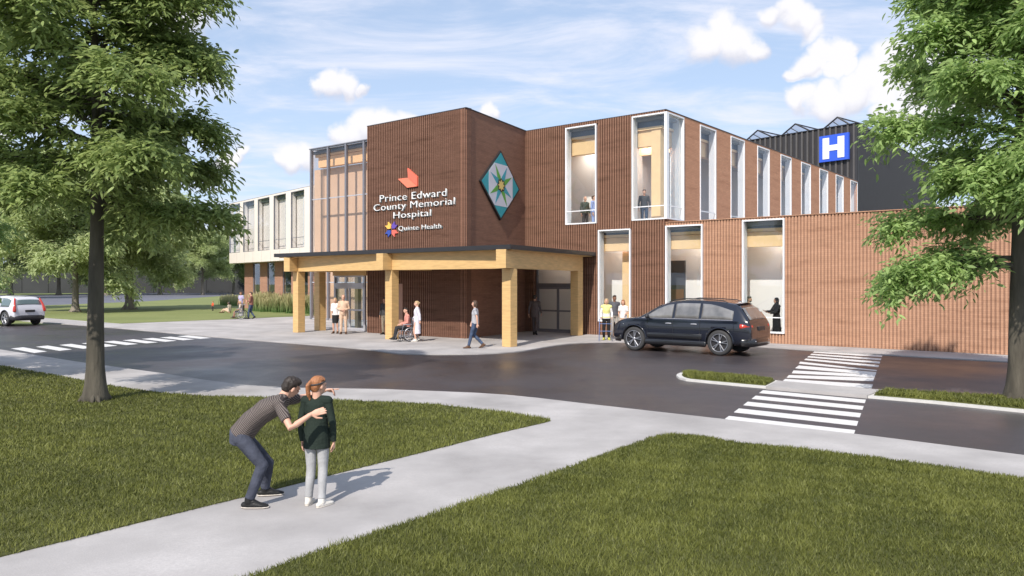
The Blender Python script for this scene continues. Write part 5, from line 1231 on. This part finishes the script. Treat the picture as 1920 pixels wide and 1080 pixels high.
p = at_px(FR, 1097, -1.9); person(p, math.pi+.5, std(1.74), 'person in dark olive jacket standing inside the upper floor window', sk_light, H_grey, 'fringe', top=c_olive, legs=c_dkgrey, shoes=s_black, z=4.945)
p = at_px(FR, 1112.5, -1.8); person(p, math.pi+1.2, std(1.74), 'person in light blue clothes at the right side of the upper floor window', sk_light, H_brown, 'short', top=c_blue, legs=c_blue, shoes=s_white, z=4.945)
p = at_px(FR, 1208, -1.5); person(p, math.pi-.1, std(1.78), 'person in grey jacket and jeans standing inside the upper corner window', sk_light, H_brown, 'short', top=c_dkgrey, legs=c_jean, shoes=s_black, z=4.945, vest=None)
# seated in wheelchairs
def wheelchair(loc, rz, label, s=1.0):
    root = empty('wheelchair', (loc[0], loc[1], 0), rz, label, 'wheelchair')
    for sx_ in (-1,1):
        mb = MB(); x = sx_*.30; cy, cz, r = -.14, .305, .29
        mb.loft([(x, cy+r*math.cos(a), cz+r*math.sin(a)) for a in [2*math.pi*i/28 for i in range(29)]], [.015]*29, side=(1,0,0), seg=8, cap='flat')
        w = mb.build('wheel', m_tyre, root, world=False, smooth=True)
        mb = MB(); mb.loft([(x+sx_*.03, cy+(r-.03)*math.cos(a), cz+(r-.03)*math.sin(a)) for a in [2*math.pi*i/28 for i in range(29)]], [.008]*29, side=(1,0,0), seg=6, cap='flat')
        for i in range(12):
            a = 2*math.pi*i/12; mb.loft([(x,cy,cz),(x,cy+r*math.cos(a),cz+r*math.sin(a))], [.004,.004], seg=5, cap='flat')
        mb.loft([(x-.03,cy,cz),(x+.03,cy,cz)], [.03,.03], seg=10, cap='flat'); mb.build('rim', m_alu, w, world=False)
        mb = MB(); mb.loft([(sx_*.22, .26+.085*math.cos(a), .09+.08*math.sin(a)) for a in [2*math.pi*i/16 for i in range(17)]], [.012]*17, side=(1,0,0), seg=6, cap='flat'); mb.build('caster', m_tyre, root, world=False)
        mb = MB()
        mb.loft([(sx_*.24,-.22,.95),(sx_*.24,-.20,.48),(sx_*.24,-.16,.20)], [.013]*3, seg=8); mb.loft([(sx_*.24,-.34,.93),(sx_*.24,-.22,.95)], [.016]*2, seg=8)
        mb.loft([(sx_*.24,-.20,.45),(sx_*.24,.22,.46),(sx_*.22,.36,.40),(sx_*.17,.46,.12)], [.013]*4, seg=8); mb.loft([(sx_*.24,.22,.46),(sx_*.22,.26,.16)], [.012]*2, seg=8)
        mb.loft([(sx_*.27,-.20,.70),(sx_*.27,.14,.70),(sx_*.26,.20,.46)], [.02,.02,.012], seg=8)
        mb.loft([(sx_*.24,-.17,.22),(sx_*.23,.24,.20)], [.012]*2, seg=8)
        mb.build('side_frame', m_mull, root, world=False, smooth=True)
        MB().box(sx_*.17-.07, sx_*.17+.07, .42, .56, .09, .105).build('footrest', m_black, root, world=False)
    MB().box(-.235,.235,-.20,.24,.455,.49).build('seat', m_black, root, world=False, bevel=.01)
    MB().box(-.235,.235,-.235,-.21,.50,.92).build('backrest', m_black, root, world=False, bevel=.01)
    return root
def sitJ(h, fem=False, knee=.40, **ov):
    s = h/1.75
    a = dict(pelvis=(0,-.08,.59), waist=(0,-.09,.74), chest=(0,-.06,.93), neck=(0,-.03,1.12), head=(0,.0,1.28), shL=(-.185,-.05,1.07), shR=(.185,-.05,1.07),
             elL=(-.23,-.02,.79), elR=(.23,-.02,.79), wrL=(-.12,.20,.72), wrR=(.12,.20,.72), hipL=(-.09,-.05,.575), hipR=(.09,-.05,.575), knL=(-.11,knee,.57), knR=(.11,knee-.02,.57), anL=(-.14,knee+.06,.185), anR=(.14,knee+.06,.185))
    a.update(ov); J = std(h, fem, **a)
    J['hdL'] = V3(.4,1,-.2); J['hdR'] = V3(-.4,1,-.2); J['hnL'] = V3(0,0,-1); J['hnR'] = V3(0,0,-1); return J
rz = math.radians(108); p = G(761,640)
wheelchair(p, rz, 'wheelchair with dark seat beside the middle canopy post')
J = sitJ(1.72); J['hf'] = V3(-.35,1,.05); person(p, rz, J, 'seated person in pink shirt and black trousers in the wheelchair beside the middle post', sk_light, H_dark, 'short', top=c_pink, legs=cloth('black_jeans', (.035,.035,.038)), shoes=s_black, hem=.02)
p2 = G(782,640.5); J = walkJ(1.66, .06, True); person(p2, math.radians(98), J, 'person in long white gown standing behind the pink shirted wheelchair user', sk_light, H_blond, 'bun', coat=c_gown, coat_z=.32, shoes=s_white, coat_w=.19)
# walking frame
wf = empty('walking_frame', (G(1135.5,639.8).x, G(1135.5,639.8).y, 0), math.pi-.1, 'blue metal walking frame in front of the yellow vest', 'walking frame')
m_bluef = M('blue_frame', (.07,.14,.36), .35, .05, 4)
for sx_ in (-1,1):
    MB().loft([(sx_*.26,-.18,.02),(sx_*.25,-.12,.86),(sx_*.25,.02,.90),(sx_*.25,.10,.84),(sx_*.27,.16,.02)], [.013]*5, seg=8).build('side_frame', m_bluef if sx_ > 0 else m_mull, wf, world=False, smooth=True)
MB().loft([(-.25,.11,.72),(.25,.11,.72)], [.012]*2, seg=8).build('crossbar', m_bluef, wf, world=False); MB().loft([(-.26,.13,.42),(.26,.13,.42)], [.012]*2, seg=8).build('crossbar', m_bluef, wf, world=False)
# the group at the lawn's edge
rz = math.radians(97); p = G(450,598.3)
wheelchair(p, rz, 'wheelchair at the edge of the far lawn, on the pavement by the cream wing')
person(p, rz, sitJ(1.5), 'seated person in pale top and dark shorts in the wheelchair by the far lawn', sk_tan, H_blond, 'short', top=cloth('cream_top', (.62,.52,.42)), sleeve='short', legs=c_black, leg='shorts', shoes=s_brown)
p = G(471,598.0); person(p, math.radians(92), walkJ(1.80,.17, elL=(-.22,.02,1.12), wrL=(-.2,.22,1.18), elR=(.22,.02,1.12), wrR=(.2,.2,1.2)), 'person in rust jumper and blue jeans walking behind the far wheelchair', sk_light, H_brown, 'short', top=c_rust, legs=c_jean, shoes=s_black)
p = G(452,592.5); person(p, math.pi-.3, std(1.74, True), 'person in lavender top standing on the lawn beyond the far wheelchair', sk_tan, H_brown, 'short', top=c_lav, sleeve='short', legs=cloth('grey_trousers', (.2,.2,.24)), shoes=s_white, z=.02)
J = std(1.65, True, pelvis=(0,-.05,.13), waist=(0,-.08,.28), chest=(0,-.08,.47), neck=(0,-.05,.66), head=(0,-.02,.82), shL=(-.17,-.07,.61), shR=(.17,-.07,.61), elL=(-.22,-.12,.36), elR=(.22,-.05,.36), wrL=(-.22,-.18,.10), wrR=(.12,.20,.36), hipL=(-.09,-.03,.12), hipR=(.09,-.03,.12), knL=(-.15,.36,.30), knR=(.13,.34,.34), anL=(-.12,.66,.09), anR=(.12,.60,.09))
p = G(429,587); person(p, math.radians(75), J, 'person in cream top sitting on the far lawn with legs stretched out', sk_light, H_dark, 'bob', top=cloth('oat_top', (.50,.44,.36)), legs=c_beige, shoes=s_brown, z=.02)
p = G(399,583); person(p, math.radians(150), std(.78, False, elL=(-.26,.03,1.2), elR=(.26,.03,1.2)), 'toddler in red top on the far lawn', sk_light, H_ginger, 'short', top=c_red, legs=c_dkgrey, shoes=s_black, hs=1.45, z=.02, fat=1.25)
